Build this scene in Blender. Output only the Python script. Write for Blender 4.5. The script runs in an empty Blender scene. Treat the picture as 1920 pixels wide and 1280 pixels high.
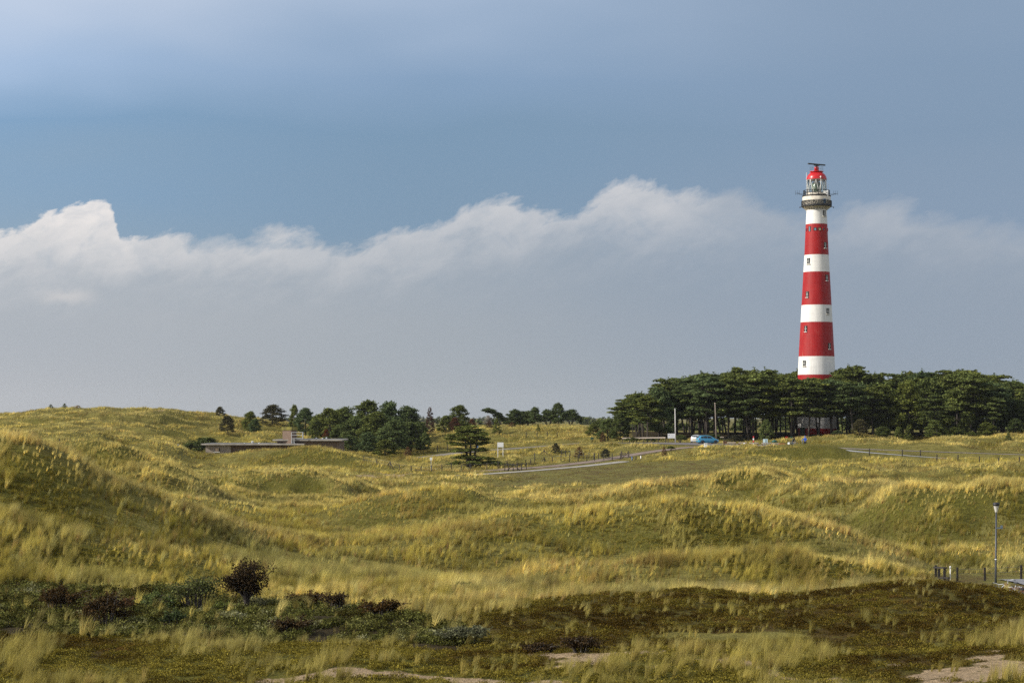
import bpy, bmesh, math, random
import numpy as np
from mathutils import Vector, Matrix, Euler

R = math.radians
C = bpy.context.scene.collection
scene = bpy.context.scene

# ------------------------------------------------------------------ camera, sky, sun, exposure
CAM_Z = 14.0                       # the photographer stands on a dune, 14 m above the datum
FOC = 3733.3                       # focal length in photo pixels (70 mm on a 36 mm sensor)
HZ = 778.0                         # photo row of the horizon
cam_d = bpy.data.cameras.new("camera")
cam = bpy.data.objects.new("camera", cam_d)
C.objects.link(cam)
cam.location = (0, 0, CAM_Z)
cam.rotation_euler = (R(90), 0, 0)
cam_d.sensor_width = 36.0
cam_d.lens = 70.0
cam_d.shift_y = (HZ - 640.0) / 1920.0
cam_d.clip_start = 0.5
cam_d.clip_end = 30000.0
scene.camera = cam

scene.view_settings.view_transform = 'Standard'
scene.view_settings.look = 'None'
scene.view_settings.exposure = 0.0
scene.view_settings.gamma = 1.0
scene.cycles.max_bounces = 6
scene.cycles.diffuse_bounces = 3
scene.cycles.transparent_max_bounces = 8
scene.cycles.use_denoising = False
scene.cycles.sample_clamp_indirect = 4.0

SUN_AZ, SUN_EL = -105.0, 30.0      # degrees clockwise from the view direction, height
sun_dir = Vector((math.sin(R(SUN_AZ)) * math.cos(R(SUN_EL)), math.cos(R(SUN_AZ)) * math.cos(R(SUN_EL)), math.sin(R(SUN_EL))))
sl = bpy.data.lights.new("sun", 'SUN')
sl.energy = 5.0
sl.angle = R(2.0)
sl.color = (1.0, 0.955, 0.87)
so = bpy.data.objects.new("sun", sl)
C.objects.link(so)
so.location = (-200, -150, 200)
so.rotation_euler = (-sun_dir).to_track_quat('-Z', 'Y').to_euler()


def lin(c):
    c = c / 255.0
    return c / 12.92 if c <= 0.04045 else ((c + 0.055) / 1.055) ** 2.4


def srgb(r, g, b):
    return (lin(r), lin(g), lin(b), 1.0)


class NT:
    """small helper round a node tree"""
    def __init__(self, nt):
        self.nt = nt
        nt.nodes.clear()

    def new(self, t, **kw):
        n = self.nt.nodes.new(t)
        for k, v in kw.items():
            setattr(n, k, v)
        return n

    def put(self, sock, v):
        if isinstance(v, bpy.types.NodeSocket):
            self.nt.links.new(v, sock)
        else:
            sock.default_value = v

    def math(self, op, a, b=0.0, c=0.0, clamp=False):
        n = self.new('ShaderNodeMath', operation=op, use_clamp=clamp)
        self.put(n.inputs[0], a)
        self.put(n.inputs[1], b)
        self.put(n.inputs[2], c)
        return n.outputs[0]

    def comb(self, x, y, z=0.0):
        n = self.new('ShaderNodeCombineXYZ')
        for i, v in enumerate((x, y, z)):
            self.put(n.inputs[i], v)
        return n.outputs[0]

    def sep(self, v):
        n = self.new('ShaderNodeSeparateXYZ')
        self.put(n.inputs[0], v)
        return n.outputs

    def noise(self, vec, scale, detail=4.0, rough=0.5, dist=0.0, lac=2.0):
        n = self.new('ShaderNodeTexNoise')
        if vec is not None:
            self.put(n.inputs['Vector'], vec)
        n.inputs['Scale'].default_value = scale
        n.inputs['Detail'].default_value = detail
        n.inputs['Roughness'].default_value = rough
        n.inputs['Lacunarity'].default_value = lac
        n.inputs['Distortion'].default_value = dist
        return n.outputs['Fac']

    def ramp(self, fac, stops, interp='LINEAR'):
        n = self.new('ShaderNodeValToRGB')
        n.color_ramp.interpolation = interp
        el = n.color_ramp.elements
        while len(el) < len(stops):
            el.new(0.5)
        for e, (p, c) in zip(el, stops):
            e.position = p
            e.color = c if len(c) == 4 else (*c, 1.0)
        self.put(n.inputs[0], fac)
        return n.outputs[0]

    def smooth(self, x, a, b, lo=0.0, hi=1.0):
        n = self.new('ShaderNodeMapRange', interpolation_type='SMOOTHSTEP')
        self.put(n.inputs[0], x)
        n.inputs[1].default_value = a
        n.inputs[2].default_value = b
        self.put(n.inputs[3], lo)
        self.put(n.inputs[4], hi)
        return n.outputs[0]

    def mix(self, f, a, b, blend='MIX'):
        n = self.new('ShaderNodeMix', data_type='RGBA', blend_type=blend)
        self.put(n.inputs[0], f)
        self.put(n.inputs[6], a)
        self.put(n.inputs[7], b)
        return n.outputs[2]

    def curve(self, x, pts, x0, x1, y0, y1):
        """piecewise curve through pts (x, y), given in real units"""
        n = self.new('ShaderNodeFloatCurve')
        m = n.mapping
        cu = m.curves[0]
        pp = [((p[0] - x0) / (x1 - x0), (p[1] - y0) / (y1 - y0)) for p in pts]
        cu.points[0].location = pp[0]
        cu.points[1].location = pp[-1]
        for p in pp[1:-1]:
            cu.points.new(*p)
        m.update()
        xn = self.new('ShaderNodeMapRange')
        self.put(xn.inputs[0], x)
        xn.inputs[1].default_value = x0
        xn.inputs[2].default_value = x1
        self.put(n.inputs[1], xn.outputs[0])
        return self.math('MULTIPLY_ADD', n.outputs[0], y1 - y0, y0)


# the sky: Nishita air, a rain-grey deck low over the dunes ahead, a cumulus bank, unseen bright cloud added overhead and behind for ambient light
world = bpy.data.worlds.new("World")
scene.world = world
world.use_nodes = True
W = NT(world.node_tree)
tc = W.new('ShaderNodeTexCoord')
dirv = tc.outputs['Generated']
dx, dy, dz = W.sep(dirv)
sky = W.new('ShaderNodeTexSky', sky_type='NISHITA')
sky.sun_disc = False
sky.sun_elevation = R(SUN_EL)
sky.sun_rotation = R(SUN_AZ % 360)
sky.air_density = 1.0
sky.dust_density = 1.5
skyc = W.mix(1.0, sky.outputs[0], (0.10, 0.10, 0.10, 1), 'MULTIPLY')
ysafe = W.math('MAXIMUM', dy, 0.12)
u = W.math('DIVIDE', dx, ysafe)      # tangent of the bearing
v = W.math('DIVIDE', dz, ysafe)      # tangent of the height


def sx(px):
    return (px - 960.0) / FOC


def sv(py):
    return (HZ - py) / FOC


vr = W.math('DIVIDE', v, 0.25, clamp=True)


def vstop(py, c):
    return (max(0.0, sv(py)) / 0.25, srgb(*c))


big = W.noise(W.comb(W.math('MULTIPLY', u, 0.8), W.math('MULTIPLY', v, 2.6), 0.37), 5.0, 3.0, 0.5)
vw = W.math('ADD', vr, W.math('MULTIPLY_ADD', big, 0.34, -0.17), clamp=True)
vw = W.math('ADD', W.math('MULTIPLY', vw, W.smooth(vr, 0.25, 0.45)), W.math('MULTIPLY', vr, W.smooth(vr, 0.25, 0.45, 1.0, 0.0)))
rampL = W.ramp(vw, [vstop(778, (181, 183, 187)), vstop(600, (172, 179, 188)), vstop(430, (143, 167, 188)), vstop(250, (131, 165, 198)), vstop(120, (168, 192, 222)), vstop(-20, (200, 212, 231)), (1.0, srgb(205, 214, 230))])
rampM = W.ramp(vw, [vstop(778, (166, 172, 178)), vstop(600, (161, 169, 176)), vstop(430, (128, 154, 178)), vstop(250, (124, 153, 180)), vstop(120, (135, 162, 192)), vstop(-20, (166, 185, 210)), (1.0, srgb(180, 192, 212))])
rampR = W.ramp(vw, [vstop(778, (148, 159, 171)), vstop(600, (145, 158, 174)), vstop(430, (138, 157, 179)), vstop(250, (130, 153, 178)), vstop(120, (132, 155, 181)), vstop(-20, (139, 160, 185)), (1.0, srgb(160, 174, 196))])
base = W.mix(W.smooth(u, sx(-150), sx(850)), rampL, rampM)
base = W.mix(W.smooth(u, sx(750), sx(1750)), base, rampR)
# cumulus bank
edge = W.curve(u, [(sx(p), sv(q)) for p, q in [(-600, 520), (-200, 470), (0, 432), (60, 408), (110, 382), (170, 372), (205, 380), (235, 436), (290, 440), (330, 430), (390, 446), (460, 440), (530, 424), (590, 436), (650, 458), (720, 440), (780, 420), (830, 414), (880, 392), (950, 378), (1000, 388), (1060, 392), (1130, 362), (1190, 340), (1240, 348), (1320, 358), (1400, 358), (1450, 378), (1530, 400), (1600, 372), (1650, 362), (1720, 388), (1800, 402), (1920, 414), (2300, 440), (2600, 470)]], sx(-600), sx(2600), sv(620), sv(300))
cvec = W.comb(u, W.math('MULTIPLY', v, 1.35), 0.11)
shear = W.comb(W.math('SUBTRACT', u, W.math('MULTIPLY', v, 0.55)), W.math('MULTIPLY_ADD', u, -0.25, W.math('MULTIPLY', v, 1.5)), 0.11)
n1 = W.noise(shear, 42.0, 8.0, 0.60, 0.25)
n2 = W.noise(shear, 105.0, 7.0, 0.66, 0.35)
disp = W.math('ADD', W.math('MULTIPLY_ADD', n1, 0.026, -0.0130), W.math('MULTIPLY_ADD', n2, 0.0120, -0.0060))
uj = W.math('ADD', u, W.math('MULTIPLY_ADD', W.noise(cvec, 16.0, 4.0, 0.6), 0.10, -0.05))
h = W.math('SUBTRACT', W.math('ADD', edge, disp), v)          # depth below the ragged upper edge
wisp = W.noise(cvec, 60.0, 6.0, 0.65, 0.8)
soft = W.curve(u, [(sx(-600), 0.004), (sx(0), 0.0036), (sx(220), 0.0032), (sx(420), 0.0085), (sx(700), 0.0056), (sx(1200), 0.0062), (sx(1400), 0.009), (sx(1700), 0.012), (sx(2600), 0.016)], sx(-600), sx(2600), 0.0, 0.03)
a_cl = W.math('DIVIDE', h, soft, clamp=True)
a_cl = W.math('MULTIPLY', a_cl, W.smooth(wisp, 0.22, 0.55, 0.75, 1.0))
power = W.curve(uj, [(sx(-600), 0.9), (sx(0), 0.95), (sx(140), 1.0), (sx(240), 0.8), (sx(340), 0.64), (sx(600), 0.50), (sx(900), 0.54), (sx(1150), 0.60), (sx(1330), 0.34), (sx(1500), 0.20), (sx(1650), 0.30), (sx(1850), 0.20), (sx(2600), 0.2)], sx(-600), sx(2600), 0.0, 1.0)
thick = W.curve(uj, [(sx(-600), 0.026), (sx(0), 0.027), (sx(160), 0.028), (sx(400), 0.023), (sx(700), 0.023), (sx(1150), 0.026), (sx(1400), 0.025), (sx(2600), 0.022)], sx(-600), sx(2600), 0.0, 0.06)
puff = W.noise(shear, 38.0, 7.0, 0.58, 0.3)
edge_s = W.curve(u, [(sx(p), sv(q)) for p, q in [(-600, 500), (-200, 460), (0, 424), (120, 398), (300, 428), (600, 442), (900, 398), (1200, 356), (1500, 378), (1650, 378), (1920, 416), (2300, 440), (2600, 470)]], sx(-600), sx(2600), sv(620), sv(300))
hs_ = W.math('SUBTRACT', W.math('ADD', edge_s, disp), v)
hh = W.math('ADD', hs_, W.math('MULTIPLY_ADD', puff, 0.056, -0.026))
lit = W.math('POWER', 2.718, W.math('MULTIPLY', W.math('POWER', W.math('DIVIDE', W.math('MAXIMUM', hh, 0.0), thick), 2.0), -1.0))
amt = W.math('MULTIPLY', W.math('MULTIPLY', lit, power), W.smooth(puff, 0.30, 0.70, 0.62, 1.12))
under = W.mix(W.smooth(u, sx(200), sx(1500)), srgb(173, 179, 186), srgb(148, 161, 176))
below = W.mix(W.smooth(v, sv(760), sv(560)), base, W.mix(0.65, base, under))
ccol = W.mix(amt, below, srgb(238, 233, 230))
front = W.mix(a_cl, base, ccol)
# a second lit patch low in the bank at the left
pn = W.noise(cvec, 70.0, 5.0, 0.6, 0.4)
patch = W.math('MULTIPLY', W.smooth(W.math('ABSOLUTE', W.math('ADD', W.math('SUBTRACT', v, sv(556)), W.math('MULTIPLY_ADD', pn, 0.012, -0.006))), 0.0, 0.006, 1.0, 0.0),
               W.smooth(W.math('ABSOLUTE', W.math('SUBTRACT', u, sx(125))), 0.0, 0.022, 0.45, 0.0))
front = W.mix(patch, front, srgb(222, 217, 214))
# overhead and behind, unseen: bright cloud added over the Nishita air as fill light
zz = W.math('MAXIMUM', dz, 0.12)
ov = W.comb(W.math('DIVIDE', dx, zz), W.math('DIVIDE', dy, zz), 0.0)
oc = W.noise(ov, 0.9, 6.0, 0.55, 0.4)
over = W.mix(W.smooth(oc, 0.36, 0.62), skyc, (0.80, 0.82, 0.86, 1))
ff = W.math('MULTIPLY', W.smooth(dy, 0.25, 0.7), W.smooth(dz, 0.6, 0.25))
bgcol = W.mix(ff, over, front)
# ground half of the sphere (below the horizon nothing is seen of it)
bgcol = W.mix(W.smooth(dz, -0.12, -0.02), (0.16, 0.15, 0.08, 1), bgcol)
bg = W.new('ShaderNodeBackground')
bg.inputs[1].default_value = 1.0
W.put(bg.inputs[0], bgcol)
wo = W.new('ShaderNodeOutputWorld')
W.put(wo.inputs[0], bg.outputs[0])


# ------------------------------------------------------------------ object helpers
def tag(o, label=None, cat=None, group=None, kind=None):
    if label: o["label"] = label
    if cat: o["category"] = cat
    if group: o["group"] = group
    if kind: o["kind"] = kind
    return o


def empty(name, loc=(0, 0, 0), rz=0.0, label=None, cat=None, group=None):
    o = bpy.data.objects.new(name, None)
    C.objects.link(o)
    o.empty_display_size = 0.3
    o.location = loc
    o.rotation_euler = (0, 0, rz)
    return tag(o, label, cat, group)


def mesh_np(name, verts, faces, mat=None, smooth=False):
    """faces: (n,k) int array of equal-sized polygons"""
    me = bpy.data.meshes.new(name)
    verts = np.asarray(verts, np.float32)
    faces = np.asarray(faces, np.int32)
    n, k = faces.shape
    me.vertices.add(len(verts))
    me.vertices.foreach_set("co", verts.ravel())
    me.loops.add(n * k)
    me.loops.foreach_set("vertex_index", faces.ravel())
    me.polygons.add(n)
    me.polygons.foreach_set("loop_start", np.arange(0, n * k, k, dtype=np.int32))
    if smooth:
        me.polygons.foreach_set("use_smooth", np.ones(n, bool))
    me.update(calc_edges=True)
    if mat: me.materials.append(mat)
    return me


def link(name, me, parent=None, loc=None):
    o = bpy.data.objects.new(name, me)
    C.objects.link(o)
    if parent is not None: o.parent = parent
    if loc is not None: o.location = loc
    return o


class MB:
    """collects boxes, bars, tubes and lathes and links them as ONE mesh"""
    def __init__(self):
        self.v, self.f, self.s = [], [], []

    def add(self, vs, fs, smooth=False):
        o = len(self.v)
        self.v += [tuple(p) for p in vs]
        self.f += [tuple(i + o for i in f) for f in fs]
        self.s += [smooth] * len(fs)
        return self

    def box(self, c, s, rz=0.0, M=None, taper=1.0):
        x, y, z = s[0] / 2, s[1] / 2, s[2] / 2
        vs = []
        for dz_ in (-z, z):
            k = taper if dz_ > 0 else 1.0
            vs += [(-x * k, -y * k, dz_), (x * k, -y * k, dz_), (x * k, y * k, dz_), (-x * k, y * k, dz_)]
        T = Matrix.Translation(c) @ Matrix.Rotation(rz, 4, 'Z')
        if M is not None: T = Matrix.Translation(c) @ M
        return self.add([T @ Vector(p) for p in vs], [(0, 3, 2, 1), (4, 5, 6, 7), (0, 1, 5, 4), (1, 2, 6, 5), (2, 3, 7, 6), (3, 0, 4, 7)])

    def tube(self, pts, r, n=8, cap=True, smooth=True):
        """r: one radius or one for each point"""
        pts = [Vector(p) for p in pts]
        rs = list(r) if hasattr(r, '__len__') else [r] * len(pts)
        vs, fs = [], []
        d0 = (pts[1] - pts[0]).normalized()
        up = Vector((0, 0, 1)) if abs(d0.z) < 0.9 else Vector((1, 0, 0))
        a = d0.cross(up).normalized()
        for i, p in enumerate(pts):
            d = (pts[min(i + 1, len(pts) - 1)] - pts[max(i - 1, 0)]).normalized()
            a = (a - d * a.dot(d)).normalized()
            b = d.cross(a)
            for k in range(n):
                t = 2 * math.pi * k / n
                vs.append(p + (a * math.cos(t) + b * math.sin(t)) * rs[i])
        for i in range(len(pts) - 1):
            for k in range(n):
                q = (k + 1) % n
                fs.append((i * n + k, i * n + q, (i + 1) * n + q, (i + 1) * n + k))
        self.add(vs, fs, smooth)
        if cap:
            o = len(self.v) - len(vs)
            self.f.append(tuple(o + k for k in reversed(range(n)))); self.s.append(False)
            self.f.append(tuple(o + (len(pts) - 1) * n + k for k in range(n))); self.s.append(False)
        return self

    def bar(self, p, q, w, h_=None):
        """square-section bar from p to q"""
        p, q = Vector(p), Vector(q)
        h_ = h_ or w
        d = q - p
        M = d.to_track_quat('Z', 'Y').to_matrix().to_4x4()
        return self.box((p + q) / 2, (w, h_, d.length), M=M)

    def lathe(self, prof, n=32, c=(0, 0, 0), smooth=True, caps=True):
        vs, fs = [], []
        for r, z in prof:
            for k in range(n):
                t = 2 * math.pi * k / n
                vs.append((c[0] + r * math.cos(t), c[1] + r * math.sin(t), c[2] + z))
        for i in range(len(prof) - 1):
            for k in range(n):
                q = (k + 1) % n
                fs.append((i * n + k, i * n + q, (i + 1) * n + q, (i + 1) * n + k))
        self.add(vs, fs, smooth)
        if caps:
            o = len(self.v) - len(vs)
            self.f.append(tuple(o + k for k in reversed(range(n)))); self.s.append(False)
            self.f.append(tuple(o + (len(prof) - 1) * n + k for k in range(n))); self.s.append(False)
        return self

    def mesh(self, name, mat=None, bevel=0.0):
        me = bpy.data.meshes.new(name)
        me.from_pydata(self.v, [], self.f)
        for p, s in zip(me.polygons, self.s):
            p.use_smooth = s
        me.update()
        if mat: me.materials.append(mat)
        if bevel > 0:
            bm = bmesh.new(); bm.from_mesh(me)
            es = [e for e in bm.edges if len(e.link_faces) == 2 and e.calc_face_angle(0) > 0.6]
            bmesh.ops.bevel(bm, geom=es, offset=bevel, segments=2, affect='EDGES', clamp_overlap=True)
            bm.to_mesh(me); bm.free()
        return me

    def build(self, name, mat=None, parent=None, loc=None, bevel=0.0):
        return link(name, self.mesh(name, mat, bevel), parent, loc)


def simple_mat(name, col, rough=0.7, metal=0.0, var=0.12, scale=6.0, spec=0.5, bump=0.0):
    """painted / weathered surface: base colour with a little procedural variation"""
    m = bpy.data.materials.new(name)
    m.use_nodes = True
    N = NT(m.node_tree)
    t = N.new('ShaderNodeTexCoord')
    n = N.noise(t.outputs['Object'], scale, 5.0, 0.6)
    k = N.smooth(n, 0.25, 0.75, 1.0 - var, 1.0 + var)
    c = N.mix(1.0, (*col, 1.0), N.comb(k, k, k), 'MULTIPLY')
    b = N.new('ShaderNodeBsdfPrincipled')
    N.put(b.inputs['Base Color'], c)
    N.put(b.inputs['Roughness'], N.smooth(n, 0.2, 0.8, max(0.05, rough - 0.1), min(1.0, rough + 0.1)))
    b.inputs['Metallic'].default_value = metal
    b.inputs['Specular IOR Level'].default_value = spec
    if bump > 0:
        bp = N.new('ShaderNodeBump')
        bp.inputs['Strength'].default_value = bump
        bp.inputs['Distance'].default_value = 0.02
        N.put(bp.inputs['Height'], N.noise(t.outputs['Object'], scale * 8, 4.0, 0.6))
        N.put(b.inputs['Normal'], bp.outputs[0])
    o = N.new('ShaderNodeOutputMaterial')
    N.put(o.inputs[0], b.outputs[0])
    return m


# ------------------------------------------------------------------ value noise in plan, for terrain and planting
def _hash(ix, iy, seed):
    h_ = (ix.astype(np.int64) * 374761393 + iy.astype(np.int64) * 668265263 + seed * 974634777) & 0x7fffffff
    h_ = ((h_ ^ (h_ >> 13)) * 1274126177) & 0x7fffffff
    return ((h_ ^ (h_ >> 16)) & 0xffff) / 65535.0


def vnoise(x, y, seed=0):
    x = np.asarray(x, float); y = np.asarray(y, float)
    ix, iy = np.floor(x), np.floor(y)
    fx, fy = x - ix, y - iy
    fx = fx * fx * fx * (fx * (fx * 6 - 15) + 10)
    fy = fy * fy * fy * (fy * (fy * 6 - 15) + 10)
    a, b = _hash(ix, iy, seed), _hash(ix + 1, iy, seed)
    c, d = _hash(ix, iy + 1, seed), _hash(ix + 1, iy + 1, seed)
    return (a * (1 - fx) + b * fx) * (1 - fy) + (c * (1 - fx) + d * fx) * fy


def fbm(x, y, scale, octv=4, seed=0, gain=0.5):
    """0..1, mean about 0.5"""
    t = np.zeros(np.broadcast(x, y).shape); amp = 1.0; tot = 0.0
    for i in range(octv):
        t += amp * vnoise(np.asarray(x) / scale + i * 17.3, np.asarray(y) / scale - i * 9.1, seed + i)
        tot += amp; amp *= gain; scale *= 0.5
    return t / tot


def sstep(x, a, b):
    t = np.clip((x - a) / (b - a), 0, 1)
    return t * t * (3 - 2 * t)

# ------------------------------------------------------------------ terrain: dune crests and hollows surveyed as lines (bearing, row, distance)
LINES = [
 [(0, 1500, 34), (1920, 1500, 34)],
 [(0, 1290, 60), (960, 1296, 59), (1920, 1304, 58)],
 [(0, 1222, 68), (400, 1240, 66), (560, 1262, 63), (700, 1252, 64), (800, 1238, 66), (1000, 1238, 65), (1080, 1224, 66), (1230, 1226, 66), (1400, 1240, 65), (1600, 1256, 64), (1760, 1256, 64), (1850, 1236, 65), (1920, 1222, 66)],
 [(0, 1200, 72), (400, 1206, 71), (700, 1214, 71), (1000, 1218, 70), (1200, 1212, 71), (1500, 1212, 71), (1920, 1202, 71)],
 [(0, 1145, 82), (300, 1148, 83), (600, 1148, 84), (900, 1168, 79), (1200, 1165, 78), (1500, 1165, 77), (1750, 1165, 76.5), (1920, 1175, 76)],
 # crest of the dark mound at the right
 [(0, 1110, 91), (300, 1112, 92), (480, 1115, 93), (650, 1118, 93), (850, 1124, 89), (930, 1116, 88), (1010, 1126, 87), (1110, 1117, 86), (1200, 1122, 86), (1290, 1112, 86), (1400, 1124, 86), (1500, 1120, 85), (1600, 1105, 84.5), (1680, 1094, 85), (1740, 1091, 85), (1840, 1103, 84), (1868, 1109, 84), (1895, 1117, 84), (1920, 1127, 83), (2050, 1155, 82)],
 [(0, 1102, 94), (300, 1106, 95), (480, 1110, 96), (650, 1114, 97), (850, 1124, 96), (1000, 1130, 95), (1200, 1128, 95), (1500, 1132, 96), (1600, 1130, 97), (1740, 1128, 98), (1850, 1132, 100), (1920, 1140, 101), (2050, 1140, 101)],
 # foot of the small dune
 [(0, 1085, 97), (300, 1090, 98), (500, 1102, 100), (700, 1112, 101), (850, 1112, 101), (1000, 1110, 102), (1200, 1105, 104), (1430, 1104, 105), (1600, 1103, 106), (1740, 1104, 107), (1820, 1112, 107), (1850, 1130, 106), (1867, 1134, 106), (1920, 1136, 106), (2050, 1136, 106)],
 # its crest
 [(0, 1000, 102), (300, 1035, 104), (500, 1075, 106), (700, 1096, 106), (850, 1098, 106), (1000, 1079, 108), (1200, 1056, 110), (1320, 1038, 111), (1430, 1032, 111.5), (1550, 1042, 111.5), (1650, 1060, 112), (1720, 1077, 113), (1800, 1090, 113), (1867, 1092, 113), (1920, 1092, 113), (2050, 1092, 113)],
 [(0, 940, 107), (300, 995, 109), (500, 1045, 112), (700, 1075, 112), (850, 1083, 114), (1000, 1078, 117), (1200, 1066, 119), (1320, 1062, 120), (1430, 1062, 120), (1600, 1068, 120), (1720, 1070, 120), (1800, 1069, 122), (1920, 1070, 122), (2050, 1070, 122)],
 # crests of the big left dune and of the long central dune
 [(-200, 812, 115), (0, 824, 114), (60, 826, 114), (110, 842, 115), (200, 890, 116), (300, 932, 117), (400, 970, 118), (500, 1006, 119), (600, 1032, 120), (680, 1026, 122), (760, 1003, 125), (850, 982, 128), (950, 960, 130), (1050, 954, 131), (1150, 945, 132), (1230, 931, 132), (1330, 940, 132), (1450, 962, 131), (1550, 988, 129), (1650, 1022, 126), (1720, 1046, 125), (1800, 1048, 127), (1920, 1050, 127), (2050, 1050, 127)],
 [(0, 930, 145), (110, 940, 144), (200, 960, 142), (300, 980, 140), (400, 1005, 138), (500, 1020, 136), (600, 1022, 138), (680, 1018, 140), (760, 1004, 144), (850, 994, 146), (950, 988, 149), (1050, 982, 150), (1150, 980, 150), (1230, 975, 152), (1330, 972, 152), (1450, 975, 150), (1550, 1000, 144), (1650, 1028, 136), (1720, 1036, 132), (1800, 1034, 132), (1920, 1034, 132), (2050, 1034, 132)],
 [(0, 900, 170), (110, 905, 168), (200, 920, 162), (300, 950, 156), (400, 982, 152), (500, 1003, 150), (600, 1008, 150), (680, 1004, 151), (760, 990, 155), (850, 980, 156), (950, 974, 160), (1050, 968, 163), (1150, 962, 166), (1230, 958, 168), (1330, 955, 168), (1450, 958, 163), (1550, 975, 152), (1650, 1000, 143), (1720, 1008, 138), (1800, 1005, 138), (1920, 1003, 139), (2050, 1003, 139)],
 # second row of crests
 [(0, 862, 180), (110, 845, 180), (180, 837, 180), (260, 856, 176), (330, 885, 172), (420, 935, 166), (520, 968, 162), (580, 974, 162), (640, 962, 162), (700, 951, 163), (780, 937, 165), (835, 930, 166), (900, 937, 168), (980, 952, 170), (1060, 950, 172), (1150, 936, 175), (1230, 922, 178), (1290, 913, 180), (1350, 900, 180), (1410, 892, 179), (1480, 902, 175), (1540, 913, 168), (1620, 922, 158), (1700, 911, 152), (1760, 921, 152), (1850, 907, 153), (1920, 903, 154), (2050, 900, 155)],
 [(0, 885, 205), (110, 880, 205), (180, 878, 206), (260, 892, 202), (330, 915, 197), (420, 945, 190), (520, 965, 184), (620, 968, 184), (700, 965, 186), (780, 962, 188), (835, 958, 190), (900, 953, 194), (980, 946, 198), (1060, 941, 203), (1150, 934, 208), (1230, 928, 212), (1290, 924, 215), (1350, 922, 216), (1410, 922, 215), (1480, 924, 210), (1540, 932, 200), (1620, 940, 190), (1700, 940, 186), (1760, 940, 186), (1850, 935, 188), (1920, 932, 188), (2050, 930, 188)],
 [(0, 874, 222), (110, 870, 222), (200, 872, 222), (300, 900, 218), (400, 925, 214), (480, 925, 214), (560, 925, 214), (640, 935, 210), (700, 940, 210), (800, 935, 214), (900, 930, 218), (1000, 922, 224), (1100, 915, 230), (1200, 909, 234), (1300, 903, 236), (1400, 902, 236), (1500, 906, 232), (1560, 905, 230), (1600, 902, 230), (1650, 905, 228), (1700, 907, 226), (1800, 905, 226), (1920, 903, 226), (2050, 902, 226)],
 [(0, 850, 236), (110, 854, 236), (200, 860, 236), (300, 882, 232), (400, 907, 226), (480, 900, 227), (560, 893, 228), (640, 910, 224), (700, 924, 226), (800, 918, 236), (900, 915, 238), (1000, 910, 240), (1100, 905, 242), (1200, 900, 244), (1300, 892, 246), (1400, 888, 246), (1500, 890, 243), (1560, 882, 239), (1600, 876, 239), (1650, 884, 240), (1700, 893, 242), (1800, 885, 239), (1920, 880, 239), (2050, 878, 239)],
 [(0, 852, 270), (110, 855, 272), (200, 860, 272), (300, 880, 270), (400, 897, 266), (480, 895, 266), (560, 893, 268), (640, 898, 268), (700, 900, 268), (800, 896, 268), (900, 891, 272), (1000, 886, 276), (1100, 881, 280), (1200, 876, 284), (1300, 871, 288), (1400, 870, 288), (1500, 876, 284), (1560, 878, 278), (1650, 880, 275), (1800, 876, 276), (1920, 874, 278), (2050, 874, 278)],
 [(0, 842, 296), (200, 846, 298), (300, 866, 298), (385, 884, 298), (440, 882, 298), (540, 882, 298), (640, 886, 296), (700, 890, 290), (780, 889, 290), (860, 883, 292), (1000, 877, 294), (1100, 872, 296), (1200, 867, 298), (1300, 862, 300), (1380, 860, 300), (1450, 862, 299), (1560, 866, 296), (1650, 866, 290), (1800, 866, 288), (1920, 866, 288), (2050, 866, 288)],
 [(0, 822, 308), (200, 826, 310), (300, 845, 310), (385, 864, 310), (440, 853, 311), (480, 848, 311), (540, 845, 311), (590, 838, 311), (640, 847, 310), (700, 869, 306), (780, 884, 300), (860, 880, 300), (1000, 873, 302), (1100, 867, 307), (1200, 859, 311), (1300, 852, 314), (1380, 850, 312), (1450, 846, 310), (1500, 841, 310), (1560, 841, 310), (1620, 853, 300), (1700, 861, 297), (1920, 873, 293), (2050, 870, 293)],
 [(0, 832, 345), (200, 832, 345), (300, 842, 345), (385, 854, 345), (500, 858, 345), (640, 858, 345), (700, 864, 338), (780, 868, 332), (860, 862, 332), (1000, 853, 336), (1100, 846, 338), (1200, 838, 340), (1300, 835, 340), (1450, 835, 337), (1520, 838, 330), (1620, 842, 324), (1700, 844, 322), (1920, 850, 320), (2050, 852, 318)],
 [(0, 812, 390), (200, 808, 392), (300, 815, 392), (385, 835, 390), (500, 838, 390), (640, 845, 385), (700, 848, 385), (780, 848, 380), (860, 842, 380), (1000, 838, 380), (1100, 829, 385), (1200, 824, 385), (1300, 824, 385), (1450, 825, 380), (1550, 821, 374), (1700, 820, 370), (1800, 819, 368), (1920, 818, 368), (2050, 818, 368)],
 [(0, 786, 446), (90, 776, 448), (150, 769, 450), (200, 771, 450), (250, 773, 450), (310, 772, 450), (380, 780, 450), (430, 790, 446), (500, 798, 446), (640, 810, 446), (780, 815, 440), (860, 806, 445), (940, 801, 450), (1000, 802, 450), (1090, 803, 450), (1150, 814, 440), (1300, 818, 425), (1550, 819, 410), (1920, 817, 410), (2050, 817, 410)],
 [(0, 806, 520), (430, 812, 520), (860, 818, 520), (1200, 815, 530), (1920, 813, 530)],
 [(0, 800, 900), (1920, 801, 900)],
 [(0, 789, 2500), (1920, 791, 2500)],
 [(0, 784, 6200), (1920, 784, 6200)],
]

pxs = np.concatenate([np.linspace(-2600, -220, 30), np.arange(-160, 2084, 3.5), np.linspace(2140, 4500, 30)])
ys = [4.0]
while ys[-1] < 5900:
    y_ = ys[-1]
    ys.append(min(6000.0, y_) * (1.012 if y_ < 50 else 1.0042 if y_ < 480 else 1.02 if y_ < 900 else 1.06))
ys = np.array(ys)


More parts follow.
